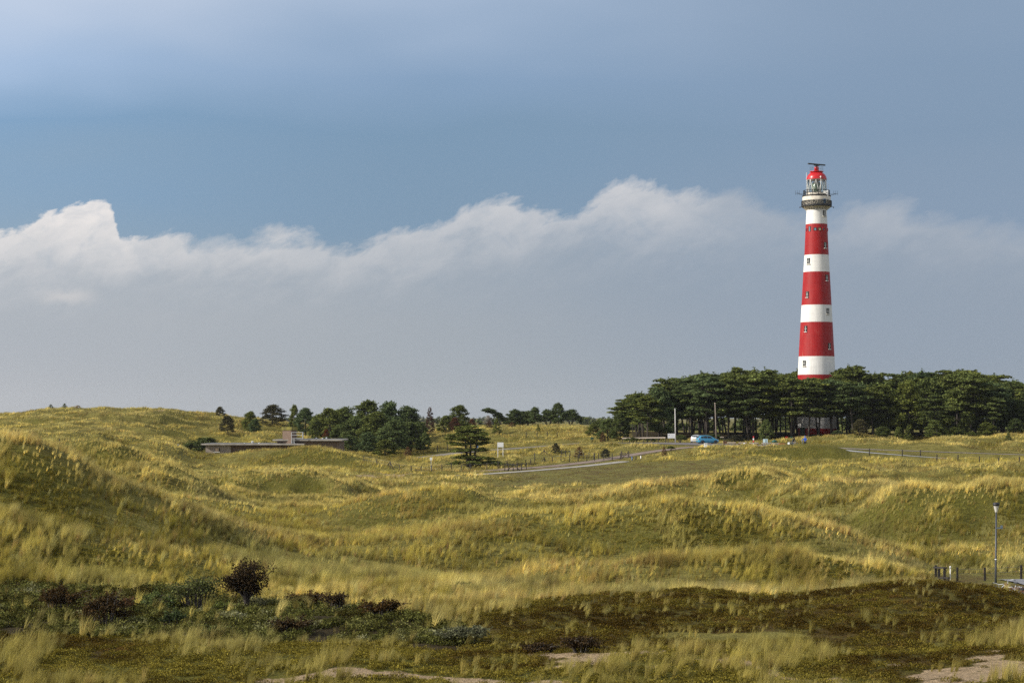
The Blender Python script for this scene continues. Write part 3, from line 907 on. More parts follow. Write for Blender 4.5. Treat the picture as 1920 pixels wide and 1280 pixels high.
def grass_band(name, y0, y1, dens, protos, hscale, label):
    x, y = plan_points(y0, y1, dens)
    z = zones(x, y)
    clump = fbm(x, y, 2.6, 3, 61)
    big = fbm(x, y, 14.0, 3, 67)
    # marram: everywhere except mats, turf, scrub, sand, paths and wood floor
    p = 0.68 + 0.34 * sstep(clump, 0.40, 0.62)
    p *= 1 - 0.92 * sstep(z['heath'] + (z['n2'] - 0.5) * 1.1 + (z['n1'] - 0.5) * 0.6, 0.2, 0.8)
    p *= 1 - 0.15 * sstep(z['moss'] + (z['n2'] - 0.5) * 1.0, 0.2, 0.85)
    front = 1 - sstep(y + (z['n1'] - 0.5) * 8 - 3.5 * (1 - sstep(z['PX'], 600, 900)), 71.5, 74.5)          # moss lawns of the near blow-outs carry tufts in clusters only
    p *= 1 - front * (1 - 0.75 * sstep(fbm(x, y, 3.4, 3, 97), 0.50, 0.60))
    p *= 1 - 0.62 * z['short']
    p *= 1 - 0.97 * sstep(z['scrub'], 0.3, 0.7)
    p *= 1 - 0.88 * sstep(z['sand'] + (z['n2'] - 0.5) * 0.5, 0.2, 0.6)
    p *= 1 - 0.95 * blob(1905, 92, 62, 15, 0.3)(z['PX'], y)
    p *= 1 - 0.85 * blob(1772, 109, 34, 7, 0.3)(z['PX'], y)
    p *= 1 - wood_mask(x, y)
    sl0 = np.clip((hgt(x, y + 2.5) - hgt(x, y - 2.5)) / 5.0, 0, 0.4)
    p *= 1 - 0.6 * sl0
    p[z['pd'] < 0.35] = 0
    keep = rs.random(len(x)) < p
    x, y = x[keep], y[keep]
    z = {k: q[keep] for k, q in z.items()}
    clump, big = clump[keep], big[keep]
    n = len(x)
    h_ = hgt(x, y)
    # tint: crests straw and gold, hollows olive and green, brown and grey-green drifts
    e = 1.5
    curv = h_ - 0.25 * (hgt(x + 4, y) + hgt(x - 4, y) + hgt(x, y + 6) + hgt(x, y - 6))  # pale crests and dark hollows put relief contrast into the colour
    sl = np.clip((hgt(x, y + 2.5) - hgt(x, y - 2.5)) / 5.0, -0.3, 0.4)      # camera-facing slopes mossier and greener; the tint also paints in relief shading
    t = np.clip(0.66 + curv * 1.5 - sl * 1.7 + (big - 0.5) * 1.1 + rs.normal(0, 0.33, n), 0, 1)[:, None]
    col = np.where(t < 0.5, PAL['green'] + (PAL['olive'] - PAL['green']) * t * 2, PAL['olive'] + (PAL['straw'] - PAL['olive']) * (t - 0.5) * 2)
    g = sstep(fbm(x, y, 30.0, 3, 71), 0.40, 0.62)[:, None]
    col = col * (1 - g * 0.55) + PAL['gold'] * g * 0.55
    br = (np.maximum(sstep(fbm(x, y, 6.0, 3, 73), 0.54, 0.68) * (rs.random(n) < 0.6), 0.8 * (rs.random(n) < 0.14)))[:, None]
    col = col * (1 - br * 0.6) + PAL['brown'] * br * 0.6
    gr = ((rs.random(n) < 0.10) + 0.5 * (sstep(fbm(x, y, 11.0, 3, 79), 0.56, 0.7)))[:, None]
    gr = np.clip(gr, 0, 1)
    col = col * (1 - gr * 0.6) + PAL['grey'] * gr * 0.6
    ru = (rs.random(n) < 0.03)[:, None]
    col = np.where(ru, PAL['rust'], col)
    col = col * rs.uniform(0.62, 1.38, (n, 1)) * (0.40 + 1.2 * fbm(x, y, 1.7, 2, 83))[:, None]
    mm = np.clip(z['moss'] * 1.2, 0, 1)[:, None] * 0.35
    col = col * (1 - mm) + PAL['olive'] * mm
    col = col * (1 - 0.42 * np.clip(z['short'], 0, 1)[:, None])
    tint = np.concatenate([col, np.ones((n, 1))], 1)
    s = hscale * (0.55 + 0.62 * sstep(clump, 0.38, 0.68)) * rs.uniform(0.6, 1.25, n)
    s *= 1 - 0.62 * np.clip(z['short'], 0, 1) - 0.14 * np.clip(z['moss'], 0, 1) - 0.46 * np.clip(z['heath'], 0, 1)
    hm = np.clip(z['heath'], 0, 1)[:, None] * 0.5
    tint[:, :3] = tint[:, :3] * (1 - hm) + np.array((0.27, 0.24, 0.065)) * rs.uniform(0.6, 1.4, (n, 1)) * hm
    col_front = (1 - sstep(y, 74, 84))[:, None] * 0.45
    tint[:, :3] = tint[:, :3] * (1 - col_front) + np.array((0.36, 0.325, 0.11)) * rs.uniform(0.6, 1.3, (n, 1)) * col_front
    near_path = 1 - sstep(z['pd'], 0.5, 7.0)
    s *= 1 - 0.72 * near_path
    s *= 1 - 0.72 * (1 - sstep(path_dist(x, y, ('cycle path', 'road')), 6.0, 14.0))
    rot = np.stack([rs.normal(0, 0.10, n), rs.normal(0.10, 0.12, n), rs.normal(0, 0.5, n)], 1)
    scl = np.stack([s * 0.92, s * 0.92, s * 1.22], 1)
    scatter(name, protos, np.stack([x, y, h_ + CAM_Z], 1), rot, scl, tint, rs.integers(0, len(protos), n), label)
    return n


near_t = [tuft_mesh("marram_near", 100 + i, 68, 0.95, 0.0145, 0.50, 0.38, GRASS, 4) for i in range(5)]
mid_t = [tuft_mesh("marram_mid", 200 + i, 26, 0.95, 0.034, 0.50, 0.36, GRASS, 3) for i in range(5)]
far_t = [tuft_mesh("marram_far", 300 + i, 16, 1.0, 0.060, 0.65, 0.28, GRASS, 2) for i in range(5)]
NG = [grass_band("marram_grass", 54, 112, 13.0, near_t, 0.66, "tall marram grass on the near dunes and blow-outs"),
      grass_band("dune_grass", 112, 210, 15.0, mid_t, 0.52, "straw-coloured marram grass over the middle dunes"),
      grass_band("far_grass", 210, 478, 9.0, far_t, 0.42, "yellow-green grass over the dunes towards the lighthouse")]


# short sward on the dark mats: heath, moss and turf, seen as texture
def mat_band(name, y0, y1, dens, protos, which, pal, hs, label):
    x, y = plan_points(y0, y1, dens)
    z = zones(x, y)
    if which == 'heath': w = np.maximum.reduce([z['heath'], z['moss'] * 0.85, 0.8 * (1 - sstep(y, 71.5, 75))]) * (1 - sstep(z['scrub'], 0.3, 0.7))
    elif which == 'scrub': w = z['scrub']
    else: w = z['short'] * 0.8
    w = sstep(w + (z['n2'] - 0.5) * 0.7 + (z['n1'] - 0.5) * 0.5, 0.28, 0.66) * (1 - 0.93 * sstep(z['sand'] + (z['n2'] - 0.5) * 0.4, 0.25, 0.5))
    if which == 'scrub': w = w * sstep(fbm(x, y, 1.8, 3, 88), 0.28, 0.5)
    w[z['pd'] < 0.3] = 0
    keep = rs.random(len(x)) < w
    x, y = x[keep], y[keep]; n = len(x)
    k = fbm(x, y, 2.2, 3, 91) * 0.75 + rs.random(n) * 0.35 - 0.05
    k = np.clip((k - 0.25) / 0.6, 0, 0.999) * (len(pal) - 1)
    i = k.astype(int); f = (k - i)[:, None]
    pal = np.array(pal)
    col = pal[i] * (1 - f) + pal[np.minimum(i + 1, len(pal) - 1)] * f
    m = z['heath'][keep][:, None]
    if which == 'heath':
        col = col * np.clip(m * 1.2, 0, 1) + (1 - np.clip(m * 1.2, 0, 1)) * (np.array((0.20, 0.168, 0.030)) * (0.65 + 0.6 * rs.random((n, 1))))
    tint = np.concatenate([col, np.ones((n, 1))], 1)
    s = hs * rs.uniform(0.5, 1.3, n)
    rot = np.stack([rs.normal(0, 0.12, n), rs.normal(0, 0.12, n), rs.uniform(0, 6.28, n)], 1)
    scatter(name, protos, np.stack([x, y, hgt(x, y) + CAM_Z], 1), rot, np.stack([s, s, s], 1), tint, rs.integers(0, len(protos), n), label)


heath_t = [shrublet_mesh("heath_clump", 400 + i, 150, 0.42, 0.20, 0.042, SCRUB) for i in range(4)]
mat_band("heath", 54, 130, 9.0, heath_t, 'heath', [(0.042, 0.027, 0.006), (0.080, 0.054, 0.011), (0.112, 0.086, 0.016), (0.155, 0.132, 0.023), (0.155, 0.092, 0.026)], 0.68, "dark heath and moss mats on the near mounds")
scrub_t = [shrublet_mesh("scrub_clump", 500 + i, 150, 0.55, 0.55, 0.085, SCRUB) for i in range(5)]
mat_band("creeping_scrub", 72, 96, 7.0, scrub_t, 'scrub', [(0.050, 0.042, 0.012), (0.080, 0.078, 0.020), (0.11, 0.118, 0.032), (0.145, 0.145, 0.044), (0.25, 0.25, 0.14)], 0.60, "dark grey-green creeping willow scrub in the near hollow")

# ------------------------------------------------------------------ the lighthouse
LH_Y = 410.0
LS = FOC / LH_Y                                    # photo pixels per metre there
LH = Vector(((1531 - 960) / LS, LH_Y, 0))
LH.z = CAM_Z + (HZ - 822) / LS


def zr(r):
    return (822 - r) / LS


def paint_mat(name, bands):
    """masonry painted in bands: red and white by height, brick joints and rain streaks"""
    m = bpy.data.materials.new(name)
    m.use_nodes = True
    N = NT(m.node_tree)
    t = N.new('ShaderNodeTexCoord')
    x, y, z = N.sep(t.outputs['Object'])
    zn = N.math('DIVIDE', z, 60.0)
    red, white = (0.345, 0.0075, 0.0085, 1), (0.80, 0.78, 0.74, 1)
    stops = []
    for zb, k in bands:
        stops.append((zb / 60.0, red if k == 'r' else white))
    col = N.ramp(zn, stops, 'CONSTANT')
    ang = N.math('ARCTAN2', x, y)
    st = N.noise(N.comb(N.math('MULTIPLY', ang, 14.0), N.math('MULTIPLY', z, 0.22), 0.0), 1.0, 6.0, 0.6)
    bl = N.noise(t.outputs['Object'], 0.35, 5.0, 0.6)
    k = N.math('MULTIPLY', N.smooth(st, 0.2, 0.75, 0.80, 1.06), N.smooth(bl, 0.25, 0.75, 0.90, 1.08))
    ring = N.math('FRACT', N.math('DIVIDE', z, 1.55))
    k = N.math('MULTIPLY', k, N.smooth(N.math('ABSOLUTE', N.math('SUBTRACT', ring, 0.5)), 0.0, 0.04, 0.84, 1.0))
    col = N.mix(1.0, col, N.comb(k, k, k), 'MULTIPLY')
    drip = N.math('MULTIPLY', N.smooth(st, 0.56, 0.72), N.smooth(bl, 0.45, 0.6))
    col = N.mix(N.math('MULTIPLY', drip, 0.6), col, (0.30, 0.22, 0.16, 1))
    b = N.new('ShaderNodeBsdfPrincipled')
    N.put(b.inputs['Base Color'], col)
    N.put(b.inputs['Roughness'], N.smooth(bl, 0.3, 0.7, 0.42, 0.66))
    b.inputs['Specular IOR Level'].default_value = 0.3
    bp = N.new('ShaderNodeBump'); bp.inputs['Strength'].default_value = 0.25; bp.inputs['Distance'].default_value = 0.03
    N.put(bp.inputs['Height'], N.noise(t.outputs['Object'], 5.0, 4.0, 0.6))
    N.put(b.inputs['Normal'], bp.outputs[0])
    o = N.new('ShaderNodeOutputMaterial')
    N.put(o.inputs[0], b.outputs[0])
    return m


M_WHITE = simple_mat("white_paint", (0.80, 0.78, 0.74), 0.5, var=0.08, scale=2.0)
M_CREAM = simple_mat("weathered_cream_paint", (0.66, 0.60, 0.50), 0.6, var=0.25, scale=1.2)
M_RED = simple_mat("red_paint", (0.50, 0.008, 0.012), 0.38, var=0.12, scale=1.0)
M_BLACK = simple_mat("black_iron", (0.018, 0.018, 0.020), 0.55, var=0.3, scale=3.0)
M_GREYM = simple_mat("grey_metal", (0.16, 0.17, 0.18), 0.5, metal=0.3, var=0.2)
M_DARKG = simple_mat("dark_window_glass", (0.015, 0.020, 0.024), 0.12, var=0.2)
M_BLUEG = simple_mat("blue_window_glass", (0.13, 0.24, 0.30), 0.12, var=0.2)
M_BLIND = simple_mat("yellow_blind", (0.62, 0.50, 0.24), 0.7, var=0.1)
M_LENS = simple_mat("green_lens_glass", (0.16, 0.20, 0.12), 0.1, var=0.4, scale=2.5)


def glass_mat():
    m = bpy.data.materials.new("lantern_glass")
    m.use_nodes = True
    N = NT(m.node_tree)
    lw = N.new('ShaderNodeLayerWeight'); lw.inputs[0].default_value = 0.35
    tr = N.new('ShaderNodeBsdfTransparent'); tr.inputs[0].default_value = (0.80, 0.86, 0.86, 1)
    gl = N.new('ShaderNodeBsdfGlossy'); gl.inputs['Roughness'].default_value = 0.04
    mx = N.new('ShaderNodeMixShader')
    N.put(mx.inputs[0], N.smooth(lw.outputs['Fresnel'], 0.0, 1.0, 0.08, 0.7))
    N.put(mx.inputs[1], tr.outputs[0]); N.put(mx.inputs[2], gl.outputs[0])
    o = N.new('ShaderNodeOutputMaterial'); N.put(o.inputs[0], mx.outputs[0])
    return m


M_GLASS = glass_mat()
WID = [(822, 76.5), (818, 75.5), (803, 74.5), (773, 73.6), (703, 69.6), (670, 66.8), (605, 59.7), (573, 56.0), (511, 49.2), (480, 45.5), (421, 40.2), (396, 37.6), (391, 37.8)]


def lrad(z_):
    r_ = 822 - z_ * LS
    rows = [w_[0] for w_ in WID][::-1]; ws = [w_[1] for w_ in WID][::-1]
    return float(np.interp(r_, rows, ws)) / 2 / LS


lh = empty("lighthouse", LH, 0, "tall red and white banded lighthouse rising out of the dark pine wood", "lighthouse")
prof = [(lrad(z_), z_) for z_ in np.linspace(-0.6, zr(391.5), 60)]
prof[0] = (lrad(0), -0.6)
tower_mat = paint_mat("banded_masonry", [(0.0, 'r'), (zr(803), 'w'), (zr(773), 'r'), (zr(703), 'w'), (zr(670), 'r'), (zr(605.5), 'w'), (zr(573), 'r'), (zr(511), 'w'), (zr(480.5), 'r'), (zr(421), 'w')])
MB().lathe(prof, 72).build("tower", tower_mat, lh)


def on_tower(px, row, off=0.0):
    z_ = zr(row); r_ = lrad(z_)
    d = (px - 1531) / LS
    th = math.asin(max(-0.97, min(0.97, d / r_)))
    return Vector(((r_ + off) * math.sin(th), -(r_ + off) * math.cos(th), z_)), th


def tower_window(px, row, w=0.62, h_=1.12, kind='lattice', label=None):
    p, th = on_tower(px, row)
    Rz = Matrix.Rotation(th, 4, 'Z')
    f = MB()
    for sx_ in (-1, 1):
        f.box((sx_ * (w / 2), 0, 0), (0.09, 0.16, h_ + 0.09))
    f.box((0, 0, h_ / 2), (w - 0.10, 0.15, 0.09))
    fm = M_BLACK if kind != 'small' else M_RED
    fr = f.build("window", fm, lh); fr.location = p; fr.rotation_euler = (0, 0, th)
    if label: fr["label"] = label
    MB().box((0, -0.01, 0), (w - 0.10, 0.06, h_ - 0.05)).build("pane", M_BLIND if kind == 'blind' else M_BLUEG if kind == 'blue' else M_DARKG, fr)
    if kind in ('lattice', 'white'):
        g = MB()
        c = 0.17
        q = [Vector((0, -0.07, h_ * 0.20)), Vector((c, -0.07, 0)), Vector((0, -0.07, -h_ * 0.20)), Vector((-c, -0.07, 0))]
        for a in range(4): g.bar(q[a], q[(a + 1) % 4], 0.075, 0.05)
        g.bar((0, -0.075, h_ * 0.19), (0, -0.075, h_ / 2), 0.05, 0.05); g.bar((0, -0.075, -h_ * 0.19), (0, -0.075, -h_ / 2), 0.05, 0.05)
        g.build("lattice", M_WHITE, fr)
    if kind in ('lattice', 'white'):
        MB().box((0, -0.10, -h_ / 2 - 0.09), (w + (0.10 if kind == 'lattice' else 0.35), 0.26, 0.10)).build("sill", M_WHITE if kind == 'lattice' else M_CREAM, fr)
    return fr


for px_, rw, kd in [(1544.5, 461, 'lattice'), (1547, 522, 'lattice'), (1511, 553, 'lattice'), (1508, 617, 'lattice'), (1551, 649.5, 'lattice'), (1552.5, 712, 'lattice'),
                    (1543, 401.5, 'white'), (1513.5, 490.5, 'white'), (1548.5, 584.5, 'white'), (1505, 681.5, 'white')]:
    tower_window(px_, rw, kind=kd)
for px_, kd in [(1511.5, 'small'), (1525.3, 'blue'), (1533.6, 'blind'), (1541.2, 'small'), (1547.7, 'small'), (1551.0, 'small')]:
    tower_window(px_, 431.3, 0.50, 0.55, kd)
tower_window(1516, 430.6, 0.42, 1.0, 'blue')
# back of the tower too
for rw, sgn in [(461, 1), (553, -1), (617, 1), (681, -1)]:
    z_ = zr(rw); th = math.pi + 0.35 * sgn; r_ = lrad(z_)
    fr = MB().box((0, 0, 0), (0.62, 0.14, 1.12)).build("window", M_BLACK, lh)
    fr.location = (r_ * math.sin(th), -r_ * math.cos(th), z_); fr.rotation_euler = (0, 0, th)
door = MB().box((0, 0, 1.15), (1.2, 0.2, 2.3)).build("door", simple_mat("green_door", (0.02, 0.06, 0.035), 0.5), lh)
door.location = (lrad(0.5) * math.sin(-0.9), -lrad(0.5) * math.cos(-0.9), 0.0); door.rotation_euler = (0, 0, -0.9)

# gallery corbel, lower gallery, watch room, upper gallery, lantern, dome
z0 = zr(391.5)
MB().lathe([(37.6 / 2 / LS, z0), (2.16, z0 + 0.05), (2.35, z0 + 0.25), (2.75, z0 + 0.42), (2.86, z0 + 0.52)], 48).build("corbel", M_CREAM, lh)
cb = MB()
for k in range(28):
    t = 2 * math.pi * k / 28
    cb.bar((2.08 * math.sin(t), 2.08 * math.cos(t), z0 - 0.30), (2.92 * math.sin(t), 2.92 * math.cos(t), z0 + 0.40), 0.10, 0.16)
cb.build("bracket", M_CREAM, lh)
zd = zr(387.2)
MB().lathe([(2.2, zd - 0.08), (3.10, zd - 0.10), (3.12, zd + 0.06), (3.08, zd + 0.10), (2.2, zd + 0.10)], 48).build("gallery_deck", M_BLACK, lh)


def railing(name, r_, zb, hh_, nb, lattice):
    b_ = MB()
    for lv in ([0.5, 1.0] if not lattice else [0.12, 1.0]):
        b_.tube([(r_ * math.sin(2 * math.pi * k / 48), r_ * math.cos(2 * math.pi * k / 48), zb + hh_ * lv) for k in range(49)], 0.06, 6, cap=False)
    for k in range(nb):
        a, a2 = 2 * math.pi * k / nb, 2 * math.pi * (k + 1) / nb
        p, q = (r_ * math.sin(a), r_ * math.cos(a)), (r_ * math.sin(a2), r_ * math.cos(a2))
        b_.bar((*p, zb), (*p, zb + hh_ + 0.08), 0.12)
        if lattice:
            b_.bar((*p, zb + 0.1 * hh_), (*q, zb + hh_), 0.065); b_.bar((*p, zb + hh_), (*q, zb + 0.1 * hh_), 0.065)
            mx_, my_ = (p[0] + q[0]) / 2, (p[1] + q[1]) / 2
            b_.bar((mx_, my_, zb + 0.1), (mx_, my_, zb + hh_), 0.04)
    return b_.build(name, M_BLACK, lh)


railing("gallery_railing", 3.05, zd + 0.08, 0.98, 18, True)
zu = zr(367.8)
MB().lathe([(2.72, zd + 0.1), (2.86, zd + 0.3), (2.88, zu - 0.25), (2.80, zu - 0.10)], 48).build("watch_room", M_CREAM, lh)
fr = MB().box((0, 0, 0), (0.55, 0.12, 0.95)).build("watch_room_door", simple_mat("blue_door", (0.03, 0.12, 0.26), 0.5), lh)
fr.location = (2.87 * math.sin(0.45), -2.87 * math.cos(0.45), zd + 0.85); fr.rotation_euler = (0, 0, 0.45)
MB().lathe([(1.9, zu - 0.12), (2.92, zu - 0.12), (2.94, zu + 0.06), (1.9, zu + 0.06)], 48).build("upper_deck", M_BLACK, lh)
railing("upper_railing", 2.66, zu + 0.05, 1.05, 14, False)
zl, zt_ = zu + 0.06, zr(337.2)
MB().lathe([(2.00, zl), (2.02, zl + 0.55), (1.95, zl + 0.58)], 40).build("lantern_base", M_CREAM, lh)
MB().lathe([(1.93, zl + 0.55), (1.93, zt_)], 40, caps=False).build("lantern_glass", M_GLASS, lh)
ast = MB()
NA = 10
for k in range(NA):
    a, am = 2 * math.pi * (k + 0.16) / NA, 2 * math.pi * (k + 0.66) / NA
    a2 = 2 * math.pi * (k + 1.16) / NA
    P = lambda t, z_: (1.98 * math.sin(t), -1.98 * math.cos(t), z_)
    ast.bar(P(a, zl + 0.5), P(am, zt_ - 0.02), 0.07); ast.bar(P(am, zt_ - 0.02), P(a2, zl + 0.5), 0.07)
for zz_ in (zl + 0.58, zt_ - 0.05):
    ast.tube([(1.98 * math.sin(2 * math.pi * k / 40), 1.98 * math.cos(2 * math.pi * k / 40), zz_) for k in range(41)], 0.06, 6, cap=False)
ast.build("glazing_bars", M_WHITE, lh)
MB().lathe([(0.25, zl), (0.30, zl + 0.7), (0.95, zl + 0.9), (1.10, zl + 1.5), (1.05, zl + 2.2), (0.7, zl + 2.75), (0.3, zl + 2.95)], 24).build("lens", M_LENS, lh)
dz0 = zt_
R0 = 2.06
dome = [(2.02, dz0 - 0.02), (2.12, dz0 + 0.0), (2.12, dz0 + 0.10)]
for k in range(12):
    t = k / 11 * math.radians(68)
    dome.append((R0 * math.cos(t), dz0 + 0.12 + 1.62 * math.sin(t)))
dome.append((0.5, dz0 + 1.66))
MB().lathe(dome, 40).build("dome", M_RED, lh)
zp = zr(322.3)
pl = MB()
pl.lathe([(0.45, zp - 0.05), (1.20, zp - 0.12), (1.42, zp - 0.02), (1.40, zp + 0.08), (0.4, zp + 0.10)], 32)
pl.lathe([(0.50, zp + 0.05), (0.44, zp + 0.55), (0.50, zp + 0.6), (0.42, zp + 1.0), (0.3, zp + 1.05)], 20)
pl.build("dome_platform", M_RED, lh)
tr_ = MB()
for lv in (0.45, 0.9):
    tr_.tube([(1.34 * math.sin(2 * math.pi * k / 24), 1.34 * math.cos(2 * math.pi * k / 24), zp + 0.08 + lv) for k in range(25)], 0.018, 5, cap=False)
for k in range(8):
    a = 2 * math.pi * k / 8
    tr_.bar((1.34 * math.sin(a), 1.34 * math.cos(a), zp + 0.08), (1.34 * math.sin(a), 1.34 * math.cos(a), zp + 1.0), 0.03)
tr_.build("platform_railing", M_GREYM, lh)
rd = MB()
rd.lathe([(0.22, zp + 1.0), (0.20, zp + 1.30), (0.32, zp + 1.36), (0.12, zp + 1.55)], 16)
rd.build("radar_pedestal", M_BLACK, lh)
zb_ = zr(308.6)
scan = MB()
Mr = Matrix.Rotation(R(33), 4, 'Z')
scan.box((0, 0, zb_ + 0.02), (4.6, 0.28, 0.26), M=Mr)
scan.box((0, 0, zb_ - 0.16), (1.3, 0.34, 0.20), M=Mr)
scan.build("radar_scanner", simple_mat("dark_radar_paint", (0.035, 0.042, 0.045), 0.6), lh)
# white cylinder, whip antennas and side antenna arms on the galleries
MB().tube([(1.92, -2.02, zd + 0.9), (1.92, -2.02, zd + 3.1)], 0.19, 12).build("antenna_tube", M_WHITE, lh)
bx_ = MB().box((1.28, -2.46, zu + 0.55), (0.5, 0.25, 0.55)).build("equipment_box", M_WHITE, lh)
for (a_, z_a, z_b, nm) in [(-2.15, zu + 0.1, zu + 4.8, "whip_antenna"), (2.02, zu + 0.1, zu + 3.6, "whip_antenna"), (2.35, zu + 0.1, zu + 2.6, "whip_antenna")]:
    MB().tube([(a_, -0.4, z_a), (a_, -0.4, z_b)], 0.035, 6).build(nm, M_WHITE, lh)
MB().tube([(0.55, -2.0, zu + 0.5), (0.55, -2.0, zu + 3.95)], 0.05, 6).lathe([(0.05, 0), (0.16, 0.12), (0.16, 0.3), (0.04, 0.42)], 10, (0.55, -2.0, zu + 3.5)).build("light_mast", M_WHITE, lh)
for sg, ln, up_ in ((-1, 1.35, 0.45), (1, 1.35, 0.35)):
    e_ = MB()
    e_.bar((sg * 2.6, 0, zu + 0.12), (sg * (2.6 + ln), 0, zu + 0.12 + up_), 0.06)
    e_.bar((sg * 2.6, 0, zu + 0.45), (sg * (2.6 + ln * 0.7), 0, zu + 0.12 + up_ * 0.7), 0.05)
    ex = sg * (2.6 + ln)
    e_.bar((ex - 0.45, 0, zu + 0.12 + up_), (ex + 0.45, 0, zu + 0.16 + up_), 0.06)
    for q in (-0.4, 0.0, 0.4):
        e_.bar((ex + q, 0, zu - 0.2 + up_), (ex + q, 0, zu + 0.75 + up_), 0.04)
    e_.build("antenna_arm", M_BLACK, lh)
for sg in (-1, 1):
    MB().bar((sg * 3.0, -0.3, zd - 0.05), (sg * 3.45, -0.3, zd - 0.22), 0.07).lathe([(0.06, -0.1), (0.13, 0), (0.1, 0.14)], 8, (sg * 3.45, -0.3, zd - 0.25)).build("lamp_arm", M_BLACK, lh)

# ------------------------------------------------------------------ flat-roofed brick building in the dunes
BY = 340.0
BS = FOC / BY


def bp_(px, row, y=0.0):
    return Vector(((px - 960) / BS, y, (HZ - row) / BS + CAM_Z))


def brick_mat(name, c1, c2, mortar):
    m = bpy.data.materials.new(name)
    m.use_nodes = True
    N = NT(m.node_tree)
    t = N.new('ShaderNodeTexCoord')
    x, y, z = N.sep(t.outputs['Object'])
    bk = N.new('ShaderNodeTexBrick')
    N.put(bk.inputs['Vector'], N.comb(N.math('ADD', x, y), z, 0.0))
    bk.inputs['Color1'].default_value = (*c1, 1); bk.inputs['Color2'].default_value = (*c2, 1); bk.inputs['Mortar'].default_value = (*mortar, 1)
    bk.inputs['Scale'].default_value = 4.0
    n = N.noise(t.outputs['Object'], 0.8, 6.0, 0.65)
    k = N.smooth(n, 0.25, 0.75, 0.72, 1.2)
    c = N.mix(1.0, bk.outputs['Color'], N.comb(k, k, k), 'MULTIPLY')
    b = N.new('ShaderNodeBsdfPrincipled'); N.put(b.inputs['Base Color'], c); b.inputs['Roughness'].default_value = 0.9
    o = N.new('ShaderNodeOutputMaterial'); N.put(o.inputs[0], b.outputs[0])
    return m


M_BRICK = brick_mat("brown_brick", (0.17, 0.105, 0.072), (0.22, 0.14, 0.098), (0.26, 0.22, 0.18))
M_PBRICK = brick_mat("lit_pale_brick", (0.29, 0.23, 0.19), (0.34, 0.28, 0.23), (0.38, 0.33, 0.28))  # paler copy of the brown brick: the lit wall section put into its colour
M_ROOF = simple_mat("roof_concrete", (0.40, 0.36, 0.31), 0.85, var=0.25, scale=0.8)
M_FELT = simple_mat("roof_felt", (0.10, 0.10, 0.10), 0.9, var=0.3, scale=0.6)
M_LICHEN = simple_mat("lichen_concrete", (0.21, 0.185, 0.035), 0.9, var=0.45, scale=1.6)
M_GALV = simple_mat("galvanised_steel", (0.62, 0.63, 0.64), 0.4, metal=0.2, var=0.1)
bd = empty("brick_building", (0, BY, 0), 0, "low brown brick flat-roofed building half hidden by a grassy dune", "building")
zg = (HZ - 866) / BS + CAM_Z


def wallbox(mb, x0, x1, y0, y1, zt):
    mb.box(((x0 + x1) / 2, (y0 + y1) / 2, (zg + zt) / 2), (x1 - x0, y1 - y0, zt - zg))


X = lambda px: (px - 960) / BS
Zb = lambda row: (HZ - row) / BS + CAM_Z
w1 = MB(); wallbox(w1, X(385.5), X(432.5), 0, 9, Zb(834)); w1.build("wall", M_PBRICK, bd)["label"] = "pale lit brick end wall"
w2 = MB(); wallbox(w2, X(432.5) + 0.003, X(570), 0.9, 8.9, Zb(834)); w2.build("wall", M_BRICK, bd)
w3 = MB(); wallbox(w3, X(517), X(634), 1.6, 12.5, Zb(826.4)); w3.build("wall", M_BRICK, bd)
r1 = MB(); r1.box(((X(378) + X(571)) / 2, 4.3, Zb(832.6)), (X(571) - X(378), 10.2, 0.24)); rf = r1.build("roof", M_ROOF, bd, bevel=0.02)
MB().box(((X(378) + X(571)) / 2, 4.3, Zb(832.6) + 0.135), (X(571) - X(378) - 0.5, 9.6, 0.03)).build("roof_felt", M_FELT, rf)
r2 = MB(); r2.box(((X(510) + X(641)) / 2, 7.0, Zb(825.0)), (X(641) - X(510), 12.6, 0.24)); rf2 = r2.build("roof", M_ROOF, bd, bevel=0.02)
MB().box(((X(510) + X(641)) / 2, 7.0, Zb(825.0) + 0.135), (X(641) - X(510) - 0.5, 12.0, 0.03)).build("roof_felt", M_FELT, rf2)
for (pv, rw, rv, r_) in [(470, 827.6, 832.0, 0.16), (482.5, 830.2, 832.0, 0.10), (455, 830.8, 832, 0.08)]:
    v_ = MB(); v_.tube([(X(pv), 2.5, Zb(rv)), (X(pv), 2.5, Zb(rw))], r_, 10); v_.lathe([(r_ * 1.5, 0), (r_ * 1.5, 0.1), (r_ * 0.4, 0.18)], 10, (X(pv), 2.5, Zb(rw) - 0.12)); v_.build("roof_vent", M_GALV, bd)
for (pv, rw) in [(590, 821.0), (602, 821.6), (609.3, 820.4)]:
    v_ = MB(); v_.tube([(X(pv), 3.0, Zb(824.0)), (X(pv), 3.0, Zb(rw))], 0.11, 10); v_.lathe([(0.16, 0), (0.16, 0.08), (0.05, 0.14)], 10, (X(pv), 3.0, Zb(rw) - 0.1)); v_.build("roof_vent", M_GALV, bd)
ch = MB()
Mq = Matrix.Rotation(R(-24), 4, 'Z')
ch.box((X(541.0), 1.6, (Zb(836) + Zb(806)) / 2), (1.75, 1.75, Zb(806) - Zb(836)), M=Mq)
chimney = ch.build("chimney", M_BRICK, bd)
MB().box((X(541.0), 1.6, Zb(803.2)), (2.02, 2.02, 0.52), M=Mq).build("chimney_cap", M_LICHEN, chimney)
rl = MB()
xa, xb = X(546.2), X(566.8)
for yy in (0.4, 1.5):
    for xx in (xa, xb):
        rl.bar((xx, yy, Zb(822.5) if yy > 1 or xx == xb else Zb(831.5)), (xx, yy, Zb(809.8)), 0.09)
    for rw in (810.3, 815.4, 821.6):
        rl.bar((xa, yy, Zb(rw)), (xb, yy, Zb(rw)), 0.07)
